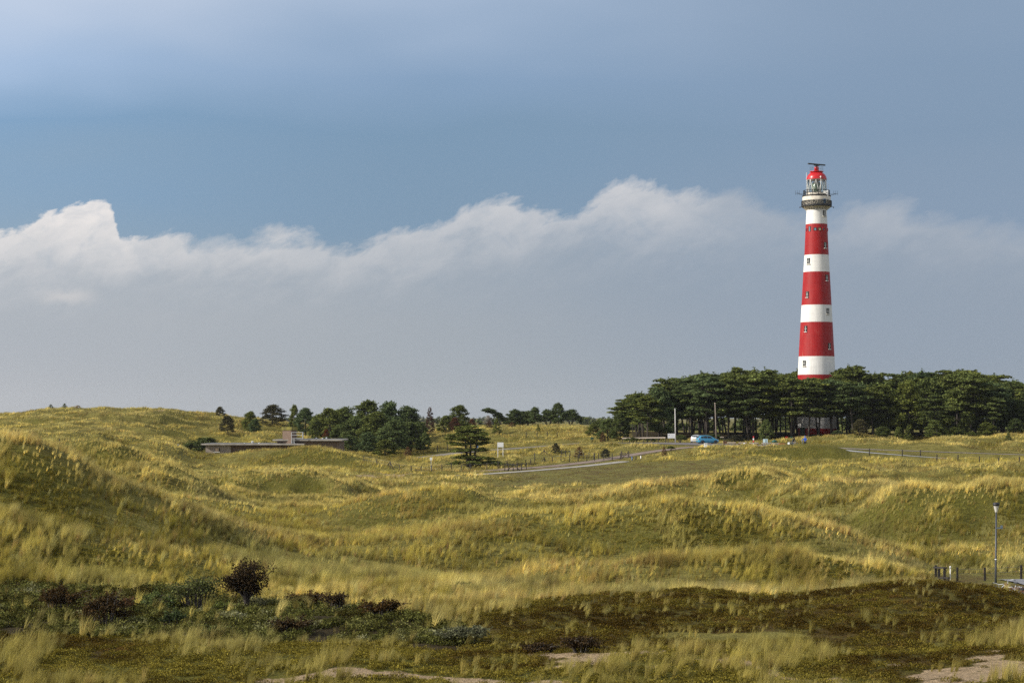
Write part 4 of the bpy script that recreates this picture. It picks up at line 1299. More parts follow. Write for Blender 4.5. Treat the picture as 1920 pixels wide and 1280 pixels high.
for xx in (xa, xb):
    rl.bar((xx, 0.4, Zb(810.3)), (xx, 1.5, Zb(810.3)), 0.07)
rl.bar((xa + 0.45, 0.4, Zb(831.5)), (xa + 0.45, 0.4, Zb(821)), 0.06)
for k in range(4):
    rl.bar((xa, 0.4, Zb(823.5 + 2 * k)), (xa + 0.45, 0.4, Zb(823.5 + 2 * k)), 0.05)
rl.build("roof_railing", M_GALV, bd)
MB().tube([(X(551), 0.62, Zb(828.8)), (X(551), 0.62, Zb(837))], 0.09, 8).build("drain_pipe", M_WHITE, bd)
wn = MB().box((X(407), -0.05, Zb(843.2)), (0.62, 0.14, 0.66)).build("shutter", simple_mat("beige_shutter", (0.55, 0.40, 0.27), 0.7), bd)
MB().box((X(411), -0.02, Zb(843.2)), (0.22, 0.08, 0.66)).build("opening", M_DARKG, wn)
MB().box((X(406.5), -0.1, Zb(847)), (1.05, 0.3, 0.12)).build("sill", M_WHITE, wn)
MB().lathe([(0.05, -0.1), (0.1, 0), (0.08, 0.12)], 8, (X(421.5), -0.12, Zb(836.5))).build("wall_lamp", M_WHITE, bd)

# ------------------------------------------------------------------ trees and shrubs
BARK = simple_mat("pine_bark", (0.060, 0.048, 0.040), 0.95, var=0.35, scale=3.0)
BARK2 = simple_mat("grey_bark", (0.11, 0.095, 0.08), 0.95, var=0.35, scale=3.0)
N_DARK = leaf_mat("pine_needles", 0.25, spread=0.45, attr=False, base=(0.108, 0.142, 0.046), hue=0.5)
N_DEEP = leaf_mat("dark_pine_needles", 0.2, spread=0.45, attr=False, base=(0.088, 0.115, 0.040), hue=0.4)
N_FRESH = leaf_mat("fresh_pine_needles", 0.25, spread=0.4, attr=False, base=(0.128, 0.168, 0.060), hue=0.3)
N_GREY = leaf_mat("grey_needles", 0.15, spread=0.4, attr=False, base=(0.075, 0.078, 0.048), hue=0.4)
N_RUST = leaf_mat("rust_needles", 0.2, spread=0.4, attr=False, base=(0.145, 0.062, 0.032), hue=0.3)
N_BROWN = leaf_mat("brown_twigs", 0.15, spread=0.4, attr=False, base=(0.120, 0.072, 0.045), hue=0.3)
N_DKBR = leaf_mat("dark_brown_leaves", 0.15, spread=0.5, attr=False, base=(0.060, 0.040, 0.018), hue=0.3)
N_SALLOW = leaf_mat("grey_green_leaves", 0.25, spread=0.45, attr=False, base=(0.095, 0.115, 0.048), hue=0.3)
N_PALE = leaf_mat("pale_twigs", 0.2, spread=0.3, attr=False, base=(0.36, 0.33, 0.27), hue=0.2)


def pads_mesh(name, pads, r, leaf, per, mat, up=0.7):
    """needle clumps: each pad (x, y, z, radius, half-thickness)"""
    P = []
    for (x, y, z, a, b_) in pads:
        n = int(per * a * a)
        q = r.normal(size=(n, 3)); q /= np.linalg.norm(q, axis=1)[:, None]
        q *= (r.random((n, 1)) ** 0.35)
        lump = 1 + 0.35 * np.sin(3.1 * np.arctan2(q[:, 1], q[:, 0]) + r.uniform(0, 6))
        P.append(np.stack([x + q[:, 0] * a * lump, y + q[:, 1] * a * lump, z + q[:, 2] * b_ * np.where(q[:, 2] > 0, 1.2, 0.55) + 0.12 * b_ * r.normal(size=n)], 1))
    return leaf_cloud(name, np.concatenate(P), leaf, r, mat, up=up, stretch=1.5)


def pine(kind, seed):
    """(trunk mesh, crown mesh, height) for one tree"""
    r = np.random.default_rng(seed)
    tb = MB(); pads = []
    if kind == 'forest':
        H = 13.0
        bend = r.normal(0, 0.5, 2); lean = r.normal(0, 0.45, 2)
        ax = lambda t: Vector((lean[0] * t + bend[0] * math.sin(math.pi * t), lean[1] * t + bend[1] * math.sin(math.pi * t), H * t))
        tb.tube([ax(t) - Vector((0, 0, 0.4 * (t == 0))) for t in np.linspace(0, 0.95, 9)], list(np.linspace(0.19, 0.05, 9)), 8)
        nb = int(r.integers(26, 34))
        for k in range(nb):
            t = 0.40 + 0.56 * (k / (nb - 1)) ** 0.9
            a = k * 2.4 + r.uniform(-0.5, 0.5)
            env = 3.7 * (1 - ((t - 0.58) / 0.44) ** 2) ** 0.6 if abs(t - 0.58) < 0.44 else 0.4
            L = env * r.uniform(0.45, 1.0)
            if t < 0.5: L *= 0.9
            p0 = ax(t - 0.05)
            p1 = p0 + Vector((math.cos(a) * L, math.sin(a) * L, 0.35 * L * r.uniform(0.1, 1.3) + r.uniform(-0.2, 0.8)))
            tb.tube([p0, (p0 + p1) / 2 + Vector((0, 0, -0.12 * L)), p1], [0.07, 0.05, 0.03], 5, cap=False)
            pads.append((*p1, r.uniform(0.9, 1.6), r.uniform(0.26, 0.44)))
            if L > 2 and r.random() < 0.6:
                m = p0 + (p1 - p0) * 0.55
                pads.append((m.x, m.y, m.z + 0.25, r.uniform(0.8, 1.1), 0.4))
        top = ax(0.96)
        pads.append((*top, 0.9, 0.5)); pads.append((top.x, top.y, top.z + 0.4, 0.42, 0.7))
        for k in range(3):
            pads.append((top.x + r.normal(0, 1.0), top.y + r.normal(0, 1.0), top.z - r.uniform(0.2, 0.9), 0.45, 0.75))
        # dead stubs below the crown
        for k in range(5):
            t = r.uniform(0.2, 0.42); a = r.uniform(0, 6.28); p0 = ax(t)
            tb.tube([p0, p0 + Vector((math.cos(a), math.sin(a), r.uniform(0.1, 0.5))) * r.uniform(0.6, 1.8)], [0.04, 0.015], 4, cap=False)
        return tb, pads, H, 0.30, 190
    if kind == 'bushy':
        H = 9.0
        tb.tube([(0, 0, -0.4), (0.1, 0, 3), (0, 0.1, H * 0.9)], [0.22, 0.16, 0.05], 8)
        nb = 34
        for k in range(nb):
            t = 0.10 + 0.86 * k / (nb - 1)
            a = k * 2.4 + r.uniform(-0.6, 0.6)
            L = 3.3 * (1 - t ** 1.7) ** 0.75 * (0.6 + 0.4 * min(1, t / 0.25)) * r.uniform(0.55, 1.12)
            p1 = Vector((math.cos(a) * L, math.sin(a) * L, t * H + 0.3 * L))
            tb.tube([(0, 0, t * H - 0.2), p1], [0.05, 0.02], 4, cap=False)
            pads.append((*p1, r.uniform(0.85, 1.35), r.uniform(0.45, 0.8)))
        pads.append((0, 0, H * 0.93, 0.9, 0.7)); pads.append((r.normal(0, 0.5), 0, H, 0.3, 0.6)); pads.append((r.normal(0, 0.9), 0.3, H * 0.95, 0.4, 0.6))
        return tb, pads, H, 0.26, 210
    if kind == 'round':                      # broad low dark pine
        H = 5.0
        for k in range(4):
            a = k * 1.6 + 0.3
            tb.tube([(0, 0, -0.3), (math.cos(a) * 0.8, math.sin(a) * 0.8, 1.3), (math.cos(a) * 2.4, math.sin(a) * 2.0, 3.0)], [0.2, 0.14, 0.05], 6)
        for k in range(30):
            a = r.uniform(0, 6.28); q = r.random() ** 0.5
            x, y = math.cos(a) * 4.1 * q, math.sin(a) * 3.2 * q
            pads.append((x, y, 1.5 + 3.0 * (1 - q * q) ** 0.5 * r.uniform(0.45, 1.0), r.uniform(0.8, 1.3), r.uniform(0.35, 0.55)))
        return tb, pads, H, 0.24, 230
    if kind == 'spire':                      # slender young conifer
        H = 6.0
        tb.tube([(0, 0, -0.3), (0.05, 0, 3), (0, 0, H)], [0.14, 0.09, 0.02], 6)
        for k in range(26):
            t = 0.10 + 0.87 * k / 25
            a = k * 2.4 + r.uniform(-0.5, 0.5); L = 1.6 * (1 - t) ** 0.7 * r.uniform(0.6, 1.1) + 0.08
            p1 = Vector((math.cos(a) * L, math.sin(a) * L, t * H + 0.15))
            tb.tube([(0, 0, t * H), p1], [0.03, 0.012], 4, cap=False)
            pads.append((*p1, 0.30 + 0.55 * (1 - t), 0.32))
        pads.append((0, 0, H, 0.16, 0.45))
        return tb, pads, H, 0.20, 330
    if kind == 'layered':                    # the lone pine with flat tiers
        H = 8.6
        for (dx_, ln) in ((-0.35, -0.5), (0.15, 0.1), (0.75, 0.9)):
            tb.tube([(dx_ * 0.4, 0, -0.4), (dx_, 0.1, 1.8), (dx_ + ln * 0.4, 0, 4.4), (dx_ + ln * 0.6, 0.1, 6.6)], [0.26, 0.2, 0.14, 0.05], 8)
        tiers = [(1.3, 3.9, 12, 2.6), (2.3, 2.9, 9, 1.6), (3.6, 3.0, 9, -0.2), (5.0, 2.9, 10, -0.2), (6.0, 3.9, 16, 0.0), (6.9, 3.1, 14, 0.1), (7.7, 1.9, 8, -0.2), (8.3, 0.9, 4, -0.4)]
        for (z, rr, n, off) in tiers:
            for k in range(n):
                a = 6.28 * k / n + r.uniform(-0.3, 0.3); L = rr * r.uniform(0.45, 1.0)
                x = off * (0.5 if z < 3 else 1) + math.cos(a) * L
                p1 = Vector((x, math.sin(a) * L * 0.8, z + r.uniform(-0.25, 0.25) - (0.10 * L if z < 3 else 0)))
                tb.tube([(0.1, 0, z - 0.7), p1 - Vector((0, 0, 0.12))], [0.07, 0.02], 4, cap=False)
                pads.append((*p1, r.uniform(0.75, 1.15), r.uniform(0.24, 0.40)))
        return tb, pads, H, 0.20, 300
    if kind == 'swept':                      # wind-swept pine leaning to the left
        H = 6.0
        tb.tube([(2.2, 0, -0.3), (1.8, 0, 1.6), (0.4, 0, 3.6), (-1.6, 0.1, 5.2)], [0.22, 0.18, 0.13, 0.05], 8)
        for (x, z, a) in [(-2.9, 5.6, 1.1), (-2.0, 5.9, 1.2), (-1.0, 5.6, 1.2), (-0.2, 5.0, 1.2), (0.8, 4.6, 1.2), (1.6, 4.0, 1.1), (2.3, 3.3, 1.1), (0.2, 4.0, 0.9), (-1.8, 5.0, 0.8), (2.8, 2.4, 0.9), (1.9, 2.7, 0.9), (1.2, 3.3, 0.9)]:
            for y in (-0.8, 0.6):
                pads.append((x + r.uniform(-0.3, 0.3), y, z + r.uniform(-0.2, 0.2), a, 0.45))
                tb.tube([(0.4 * (x > -1) + 0.2, 0, max(1.4, z - 1.2)), (x, y, z)], [0.06, 0.02], 4, cap=False)
        return tb, pads, H, 0.22, 230


def make_tree(kind, seed, mat, name, per_k=1.0):
    tb, pads, H, leaf, per = pine(kind, seed)
    r = np.random.default_rng(seed + 5000)
    return dict(trunk=tb.mesh(name + "_trunk", BARK), crown=pads_mesh(name + "_crown", pads, r, leaf, per * per_k, mat), H=H)


def put_tree(T, name, p, height, rz, label, group=None, wide=1.0, cat="tree"):
    s = height / T['H']
    o = empty(name, p, rz, label, cat, group)
    o.scale = (s * wide, s * wide, s)
    link("trunk", T['trunk'], o); link("crown", T['crown'], o)
    return o


TF = [make_tree('forest', 900 + i, N_DARK if i % 3 else N_FRESH, "forest_pine") for i in range(9)]
TB_ = [make_tree('bushy', 930 + i, [N_FRESH, N_DARK, N_FRESH, N_DARK][i % 4], "bushy_pine") for i in range(6)]
TR = [make_tree('round', 950 + i, N_DEEP, "round_pine") for i in range(3)]
TS = [make_tree('spire', 960 + i, N_DARK, "young_pine") for i in range(3)]
TL = make_tree('layered', 970, N_DARK, "layered_pine")
TW = make_tree('swept', 975, N_DEEP, "swept_pine")
TRU = make_tree('bushy', 980, N_RUST, "rust_conifer", 0.7)
TGB = make_tree('spire', 981, N_BROWN, "brown_conifer", 0.8)
TGR = make_tree('bushy', 983, N_GREY, "grey_conifer", 0.8)
TPL = make_tree('bushy', 984, N_PALE, "pale_shrub", 0.35)

# the wood round the tower
TOPS = [(1100, 790), (1150, 758), (1165, 744), (1190, 736), (1215, 723), (1240, 715), (1270, 710), (1300, 704), (1340, 700), (1385, 690), (1420, 697), (1460, 693), (1500, 697), (1520, 703), (1560, 702), (1575, 690), (1590, 685), (1620, 688), (1650, 700), (1680, 692), (1720, 690), (1760, 697), (1800, 688), (1840, 695), (1870, 705), (1920, 712), (2080, 712)]
tp = np.array(TOPS, float)
rt = np.random.default_rng(21)
n_pine = 0
WOODLABEL = "dark green pine of the wood standing round the striped lighthouse"
Yr = 377.0
rowi = 0
while Yr < 474:
    step = 4.1 if Yr < 392 else 6.2
    x0, x1 = (1160 - 960) / FOC * Yr, (2070 - 960) / FOC * Yr
    xx = x0 + rt.uniform(0, step)
    while xx < x1:
        x = xx + rt.normal(0, 1.3); y = Yr + rt.normal(0, 2.2)
        xx += step * rt.uniform(0.8, 1.25)
        px_ = x / y * FOC + 960
        if math.hypot(x - LH.x, y - LH.y) < 7.0: continue
        if y < LH.y and 1497 < px_ < 1567 and y > 399: continue
        if px_ < 1180 and y > 400: continue
        p = ground(px_, y)
        top = np.interp(px_ - max(0.0, 12.0 * min(1.0, (1330 - px_) / 120)), tp[:, 0], tp[:, 1]) + (5 if px_ > 1640 else 0)
        f = rt.uniform(0.78, 1.02) if rowi else rt.uniform(0.70, 0.98)
        Ht = ((HZ - top) * y / FOC * 1.0 - (p.z - CAM_Z)) * f
        if y > 420: Ht = min(Ht, 14.2 * f)
        if px_ > 1580 and rowi < 2: Ht *= rt.uniform(0.82, 1.0)
        if 1495 < px_ < 1572 and y < LH.y: Ht = ((HZ - 708) * y / FOC - (p.z - CAM_Z)) * rt.uniform(0.93, 0.99)
        Ht = max(3.5, Ht)
        low = (px_ > 1600 and rowi < 3 and rt.random() < 0.40) or (px_ < 1250 and rowi < 2 and rt.random() < 0.3)
        T_ = TB_[int(rt.integers(0, len(TB_)))] if low else TF[int(rt.integers(0, len(TF)))]
        put_tree(T_, "pine_tree", p, Ht * (0.9 if low else 1.0), rt.uniform(0, 6.28), WOODLABEL, "pines of the wood round the lighthouse", wide=rt.uniform(0.95, 1.35) * (0.85 if low else 1.0))
        n_pine += 1
    Yr += 5.2 if Yr < 395 else 8.0
    rowi += 1
print("wood pines", n_pine)
# lower edge growth of the wood, each one by itself
def bush_at(T, name, px, row, wpx, hpx, label, y0=250, y1=480, rz=None, group=None, cat="bush", Y=None):
    p = ground(px, Y) if Y else hit(px, row, y0, y1)
    sc = FOC / p.y
    H_ = hpx / sc
    o = put_tree(T, name, p, H_, rt.uniform(0, 6.28) if rz is None else rz, label, group, 1.0, cat)
    ext = {'t': 0}
    xs = [v.co.x for v in T['crown'].vertices]
    span = (max(xs) - min(xs)) * o.scale[0]
    k = (wpx / sc) / span
    o.scale = (o.scale[0] * k, o.scale[1] * k, o.scale[2])
    return o


bush_at(TB_[2], "young_conifer", 1437, 826, 34, 46, "full young conifer at the wood's edge behind the picnic benches", Y=368, cat="tree")
bush_at(TB_[2], "young_conifer", 1752, 817, 46, 34, "round pale green young conifer in front of the wood right of the lighthouse", Y=366, cat="tree")
bush_at(TS[0], "young_conifer", 1702, 818, 24, 26, "small pointed green conifer just left of the round pale one", Y=368, cat="tree")
bush_at(TB_[0], "young_conifer", 1685, 818, 22, 22, "small dark green conifer under the tall pines right of the tower", Y=370, cat="tree")
bush_at(TGR, "young_conifer", 1612, 818, 38, 30, "brownish green low conifer beside the foot of the lighthouse", Y=367, cat="tree")
bush_at(TR[1], "shrub", 1570, 818, 24, 12, "low dark shrub at the lighthouse's red foot", Y=369)
bush_at(TS[1], "shrub", 1891, 834, 18, 18, "small bright green shrub on the straw bank at the right edge", Y=352)
bush_at(TR[2], "shrub", 1822, 822, 26, 12, "low dark shrub on the straw bank right of the lighthouse", Y=364)
for px_, w_, h_ in [(1655, 44, 22), (1790, 48, 26), (1850, 50, 30), (1905, 44, 28)]:
    bush_at(TB_[3], "undergrowth_conifer", px_, 820, w_, h_, "dark low conifer growing under the pines right of the lighthouse", Y=371 + rt.uniform(-2, 2), group="low conifers under the right side of the wood", cat="tree")
bush_at(TR[0], "hedge_bush", 1275, 828, 36, 16, "dark green bush behind the white information board", Y=364)
bush_at(TR[1], "hedge_bush", 1335, 824, 46, 18, "dark green bush behind the blue car", Y=368)
bush_at(TGR, "hedge_bush", 1380, 824, 40, 16, "brownish low bush right of the blue car", Y=367)
bush_at(TR[2], "hedge_bush", 1225, 826, 40, 12, "long low bush under the wood left of the white information board", Y=369)
bush_at(TR[0], "hedge_bush", 1186, 826, 36, 11, "low dark bush under the wood's left edge", Y=370)
bush_at(TGB, "dry_shrub", 1130, 819, 17, 20, "reddish brown withered shrub at the left end of the wood", Y=372)
bush_at(TB_[3], "pine_tree", 1112, 812, 34, 24, "low dark pine, leftmost tree at the tip of the wood", Y=395, cat="tree")
bush_at(TB_[0], "pine_tree", 1140, 815, 58, 42, "spreading low pine sloping down at the left tip of the wood", Y=385, cat="tree")
bush_at(TB_[3], "pine_tree", 1163, 818, 50, 52, "dense dark pine on the shoulder of the wood's left end", Y=383, cat="tree")
bush_at(TR[1], "pine_tree", 1124, 792, 40, 26, "flat-topped dark pine behind the wood's left tip", Y=420, cat="tree")

# trees left of the wood
bush_at(TB_[3], "pine_tree", 965, 801, 50, 36, "leftmost dark pine of the small grove on the far grass", Y=462, cat="tree")
bush_at(TR[0], "pine_tree", 990, 803, 84, 39, "broad flat-topped pine in the middle of the small far grove", Y=470, cat="tree")
bush_at(TB_[0], "pine_tree", 1003, 806, 32, 32, "lower fresh green pine in front of the small far grove", Y=452, cat="tree")
bush_at(TR[1], "pine_tree", 1028, 804, 62, 38, "dark round pine right of the middle of the small far grove", Y=472, cat="tree")
bush_at(TB_[3], "pine_tree", 1047, 803, 40, 43, "tallest pointed pine of the small far grove", Y=468, cat="tree")
bush_at(TR[2], "pine_tree", 1070, 803, 54, 36, "rightmost round pine of the small far grove", Y=466, cat="tree")
o = bush_at(TW, "windswept_pine", 928, 797, 54, 36, "wind-swept pine leaning left on the skyline between lone pine and far grove", Y=462, rz=0.0, cat="tree")
bush_at(TS[2], "young_conifer", 931, 815, 20, 32, "thin young conifer below the wind-swept pine", Y=420, cat="tree")
bush_at(TPL, "bare_shrub", 915, 801, 22, 20, "pale leafless shrub beside the wind-swept pine", Y=458)
bush_at(TGB, "dry_shrub", 960, 804, 20, 16, "brown twiggy shrub below the left end of the far grove", Y=446)
bush_at(TS[1], "young_conifer", 1009, 813, 10, 16, "tiny pale green conifer on the grass below the far grove", Y=420, cat="tree")
bush_at(TGB, "dry_shrub", 917, 812, 18, 16, "reddish brown shrub on the grass right of the lone layered pine", Y=430)
o = bush_at(TL, "layered_pine", 880, 876, 116, 77, "lone pine with flat dark tiers and several trunks by the wire fence", rz=0.0, y0=285, y1=320, cat="tree")
bush_at(TB_[1], "pine_tree", 861, 818, 50, 48, "pointed green pine behind the lone layered pine", Y=438, cat="tree")
bush_at(TRU, "rust_conifer", 853, 812, 28, 28, "rust-coloured conifer behind the lone layered pine", Y=425, cat="tree")
bush_at(TRU, "rust_conifer", 885, 800, 20, 18, "small reddish conifer on the skyline behind the lone pine", Y=455, cat="tree")
bush_at(TB_[5], "pine_tree", 836, 818, 34, 34, "dark green pine left of the rust-coloured conifer", Y=432, cat="tree")
bush_at(TGB, "dry_shrub", 765, 866, 22, 22, "reddish leafless shrub in front of the pine clump", Y=338)
# the clump of pines right of the brick building
for i, (px_, rb, w_, h_, Y, k, lab) in enumerate([
        (645, 822, 60, 64, 412, 0, "tall pine at the left shoulder of the pine clump"),
        (690, 822, 64, 74, 416, 1, "tallest green pine of the clump behind the brick building"),
        (728, 822, 62, 76, 410, 2, "bright green pine on the top of the clump"),
        (765, 822, 54, 58, 418, 0, "dark pine on the right shoulder of the clump"),
        (785, 824, 40, 42, 405, 3, "low dark pine at the right end of the clump"),
        (618, 830, 46, 56, 402, 1, "green pine just above the building's right roof end"),
        (665, 846, 62, 62, 378, 3, "dark bushy pine low in the clump beside the building's end"),
        (705, 852, 60, 78, 372, 1, "broad pine in the front of the clump"),
        (738, 854, 58, 60, 366, 4, "pale bushy pine at the front right of the clump"),
        (690, 858, 40, 40, 360, 0, "small pine at the foot of the clump"),
        (770, 850, 50, 56, 374, 5, "dark pine at the clump's right front above the grass"),
        (797, 848, 28, 32, 372, 2, "small fresh pine standing clear at the right of the clump"),
        (640, 846, 46, 44, 384, 5, "dark pine touching the right corner of the brick building"),
        (598, 822, 44, 48, 412, 0, "green pine behind the building's right roof"),
        (573, 818, 40, 48, 420, 2, "fresh green pine behind the white roof railing"),
        (552, 818, 24, 50, 424, 1, "slim pine just above the lichened chimney"),
        (592, 826, 30, 40, 400, 3, "low dark pine in front of the railing pines"),
        (668, 832, 50, 50, 398, 2, "round bushy pine filling the middle of the clump"),
        (712, 838, 52, 52, 392, 0, "full green pine in the heart of the clump"),
        (748, 838, 46, 48, 390, 1, "bushy pine behind the clump's pale front pine"),
        (655, 856, 36, 34, 362, 2, "low fresh pine at the left foot of the clump beside the building"),
        (722, 860, 36, 32, 358, 5, "low pine at the foot of the clump, just above the grass")]):
    bush_at(TB_[k], "pine_tree", px_, rb, w_ * (1.35 if w_ > 30 else 1.1), h_ * 1.03, lab, Y=Y, cat="tree")
bush_at(TGB, "brown_conifer", 806, 815, 26, 52, "bare reddish brown conifer at the right of the pine clump", Y=424, cat="tree")
bush_at(TRU, "rust_conifer", 612, 800, 16, 22, "withered rust-coloured crown among the pines behind the roof", Y=398, cat="tree")
bush_at(TGR, "grey_conifer", 511, 791, 58, 38, "dark grey-brown spreading conifer on the skyline hump", Y=436, cat="tree")
bush_at(TB_[1], "pine_tree", 469, 802, 36, 46, "dense green pine left of the grey-brown skyline conifer", Y=420, cat="tree")
bush_at(TB_[4], "pine_tree", 478, 806, 28, 30, "lower pine nestled against the dense green one", Y=412, cat="tree")
bush_at(TGR, "grey_conifer", 412, 783, 24, 26, "small grey-brown conifer standing up on the skyline", Y=444, cat="tree")
bush_at(TGR, "grey_conifer", 427, 808, 36, 34, "round grey-brown conifer below the skyline one", Y=408, cat="tree")
bush_at(TR[0], "round_pine", 384, 846, 100, 42, "broad low dark pine beside the left end of the brick building", Y=356, rz=0.4, cat="tree")
bush_at(TS[0], "shrub", 95, 776, 14, 9, "small green shrub on the left skyline", Y=448)
bush_at(TS[2], "shrub", 121, 775, 13, 10, "second small green shrub on the left skyline, nearer the dune top", Y=448)
bush_at(TPL, "bare_shrub", 146, 771, 18, 7, "pale twiggy shrub on top of the left skyline dune", Y=450)
# shrubs along the fenced grass
for (px_, rb, w_, h_, T, lab) in [(1042, 851, 20, 20, TGR, "grey twiggy bush left of the dark fence bushes"), (1086, 857, 22, 20, TGB, "dark brown bush between the two fence rows"),
                                  (1136, 860, 22, 18, TGR, "dark bush near the fence's right end"), (1245, 857, 15, 20, TGB, "upright brown dry bush beside the track"), (1258, 845, 18, 10, TR[1], "low dark bush in the grass above the brown dry bush")]:
    bush_at(T, "bush", px_, rb, w_, h_, lab, y0=296, y1=345)


# far woods on the horizon: each reads as one mass
def far_wood(name, px0, px1, Y, base, tops, seed, label):
    r = np.random.default_rng(seed)
    pads = []
    sc = FOC / Y
    n = int((px1 - px0) / sc / 5)
    for k in range(n):
        px_ = px0 + (px1 - px0) * (k + r.uniform(0, 1)) / n
        top = np.interp(px_, [q[0] for q in tops], [q[1] for q in tops])
        z0_ = (HZ - base) / sc; z1 = (HZ - top) / sc
        hh_ = (z1 - z0_) * r.uniform(0.75, 1.0)
        yy = Y + r.uniform(-15, 15)
        for j in range(4):
            f = (j + 1) / 4
            pads.append(((px_ - 960) / sc + r.normal(0, 2), yy, CAM_Z + z0_ + hh_ * f - 1.5, r.uniform(2.0, 4.0) * (1.15 - 0.6 * f), max(1.2, hh_ * 0.22)))
    o = link(name, pads_mesh(name, pads, r, 1.1, 12, N_DEEP))
    tag(o, label, kind="stuff")


far_wood("far_wood", 318, 384, 900, 786, [(318, 776), (340, 770), (356, 772), (375, 772), (384, 779)], 1, "far dark wood peeping over the left dune ridge")
far_wood("far_wood", 806, 850, 1250, 792, [(806, 781), (825, 779), (850, 780)], 2, "far hazy wood between the pine clump and the lone pine")
far_wood("far_wood", 860, 935, 700, 800, [(860, 782), (890, 779), (935, 780)], 3, "grey-green wood on the skyline behind the lone pine")
far_wood("far_wood", 1078, 1130, 1250, 792, [(1078, 780), (1100, 779), (1130, 781)], 4, "far hazy wood left of the lighthouse wood")
far_wood("far_wood", -80, 60, 1600, 790, [(-80, 780), (20, 779.5), (60, 780)], 5, "far hazy tree line at the left edge of the horizon")
far_wood("far_wood", 380, 1160, 2400, 790, [(380, 780), (700, 779), (900, 780.5), (1160, 780)], 6, "far pale tree line along the horizon")
far_wood("far_wood", 1160, 2080, 640, 800, [(1160, 792), (1300, 784), (1420, 774), (1500, 766), (2080, 764)], 7, "low far growth seen between the trunks of the wood")


# shrubs of the near hollow, leafy with visible stems
def shrub(seed, H_, W_, leaf, n, mat, stems=9, up=0.3, bark=BARK2, trunk=False, hollow=0.25, tops=1.0):
    r = np.random.default_rng(seed)
    tb = MB(); P = []; D = []
    tips = []
    for k in range(stems):
        a = 6.28 * k / stems + r.uniform(-0.4, 0.4)
        q = r.uniform(0.25, 1.0)
        base = Vector((0, 0, -0.1)) if trunk else Vector((math.cos(a) * 0.15 * W_, math.sin(a) * 0.15 * W_, -0.1))
        tip = Vector((math.cos(a) * W_ * 0.5 * q, math.sin(a) * W_ * 0.4 * q, H_ * r.uniform(0.6, 0.95) * (1 - 0.25 * q * q)))
        fork = base.lerp(tip, 0.35) + Vector((0, 0, 0.12 * H_)) * (0.2 if not trunk else 0.0)
        if trunk: fork = Vector((math.cos(a) * W_ * 0.06, math.sin(a) * W_ * 0.06, H_ * 0.22))
        tb.tube([base, fork, tip], [0.05 if not trunk else 0.075, 0.035, 0.012], 5, cap=False)
        for j in range(5):
            s_ = fork.lerp(tip, r.uniform(0.3, 1.0))
            e_ = s_ + Vector((r.normal(0, 0.16) * W_, r.normal(0, 0.13) * W_, abs(r.normal(0.05, 0.10)) * H_ * tops))
            e_.z = min(e_.z, H_ * 1.05)
            tb.tube([s_, e_], [0.015, 0.006], 3, cap=False)
            tips.append((s_, e_))
    per = n // len(tips)
    for s_, e_ in tips:
        t = r.uniform(hollow, 1.1, per)
        q = np.array(s_)[None] * (1 - t[:, None]) + np.array(e_)[None] * t[:, None] + r.normal(0, 0.055, (per, 3)) * np.array([W_, W_, H_])
        P.append(q)
    P = np.concatenate(P); P[:, 2] = np.maximum(P[:, 2], 0.02)
    return tb.mesh("shrub_stems", bark), leaf_cloud("shrub_leaves", P, leaf, r, mat, up=up)


def near_shrub(name, px, row, wpx, hpx, label, mat, leaf=0.06, n=1500, **kw):
    p = hit(px, row, 60, 105)
    sc = FOC / p.y
    st, lv = shrub(4281 if name == 'hawthorn' else int(px * 7 + row), hpx / sc, wpx / sc, leaf, n, mat, **kw)
    o = empty(name, p, 0, label, "shrub")
    link("stems", st, o); link("leaves", lv, o)
    return o


near_shrub("hawthorn", 462, 1138, 88, 84, "dark brown wind-shaped hawthorn bush with a short trunk in the near hollow", N_DKBR, 0.062, 5200, trunk=True, stems=14, bark=BARK)
near_shrub("sallow_shrub", 365, 1147, 94, 72, "open grey-green shrub with bare stems just left of the hawthorn", N_SALLOW, 0.060, 2600, stems=16, hollow=0.3, bark=BARK)
near_shrub("brown_shrub", 108, 1150, 76, 54, "dark brown rounded shrub nearest the left edge of the hollow", N_DKBR, 0.06, 2400, stems=12)
near_shrub("brown_shrub", 196, 1176, 90, 68, "broad rusty brown shrub left of the open grey-green one", N_DKBR, 0.06, 3000, stems=14)
near_shrub("dry_shrub", 232, 1150, 44, 34, "pale brown twiggy shrub behind the broad rusty one", N_BROWN, 0.045, 900, stems=10)
near_shrub("green_shrub", 298, 1147, 68, 38, "low dense dark green shrub beside the open grey-green one", N_DARK, 0.06, 2400, stems=12)
near_shrub("green_shrub", 326, 1176, 40, 34, "small round dark shrub below the open grey-green one", N_DEEP, 0.055, 1500, stems=9)
near_shrub("green_shrub", 402, 1196, 50, 26, "low dark green shrub below the hawthorn", N_DEEP, 0.055, 1600, stems=9)
near_shrub("green_shrub", 418, 1150, 44, 26, "small shadowy shrub at the hawthorn's foot", N_DARK, 0.05, 1300, stems=9)
near_shrub("brown_shrub", 632, 1152, 40, 52, "upright dark brown shrub in the middle of the hollow", N_DKBR, 0.05, 1500, stems=9)
near_shrub("brown_shrub", 575, 1134, 78, 28, "low dark brown shrub right of the hawthorn", N_DKBR, 0.055, 1900, stems=12)
near_shrub("brown_shrub", 545, 1190, 74, 34, "spreading blackish shrub in front of the hollow's dry stalks", N_DKBR, 0.055, 2200, stems=12)
near_shrub("brown_shrub", 718, 1160, 66, 40, "dark brown thicket at the right end of the scrub hollow", N_DKBR, 0.055, 2200, stems=12)
near_shrub("green_shrub", 866, 1112, 44, 22, "small dark green shrub where the hollow runs out at the right", N_DEEP, 0.055, 1500, stems=9)
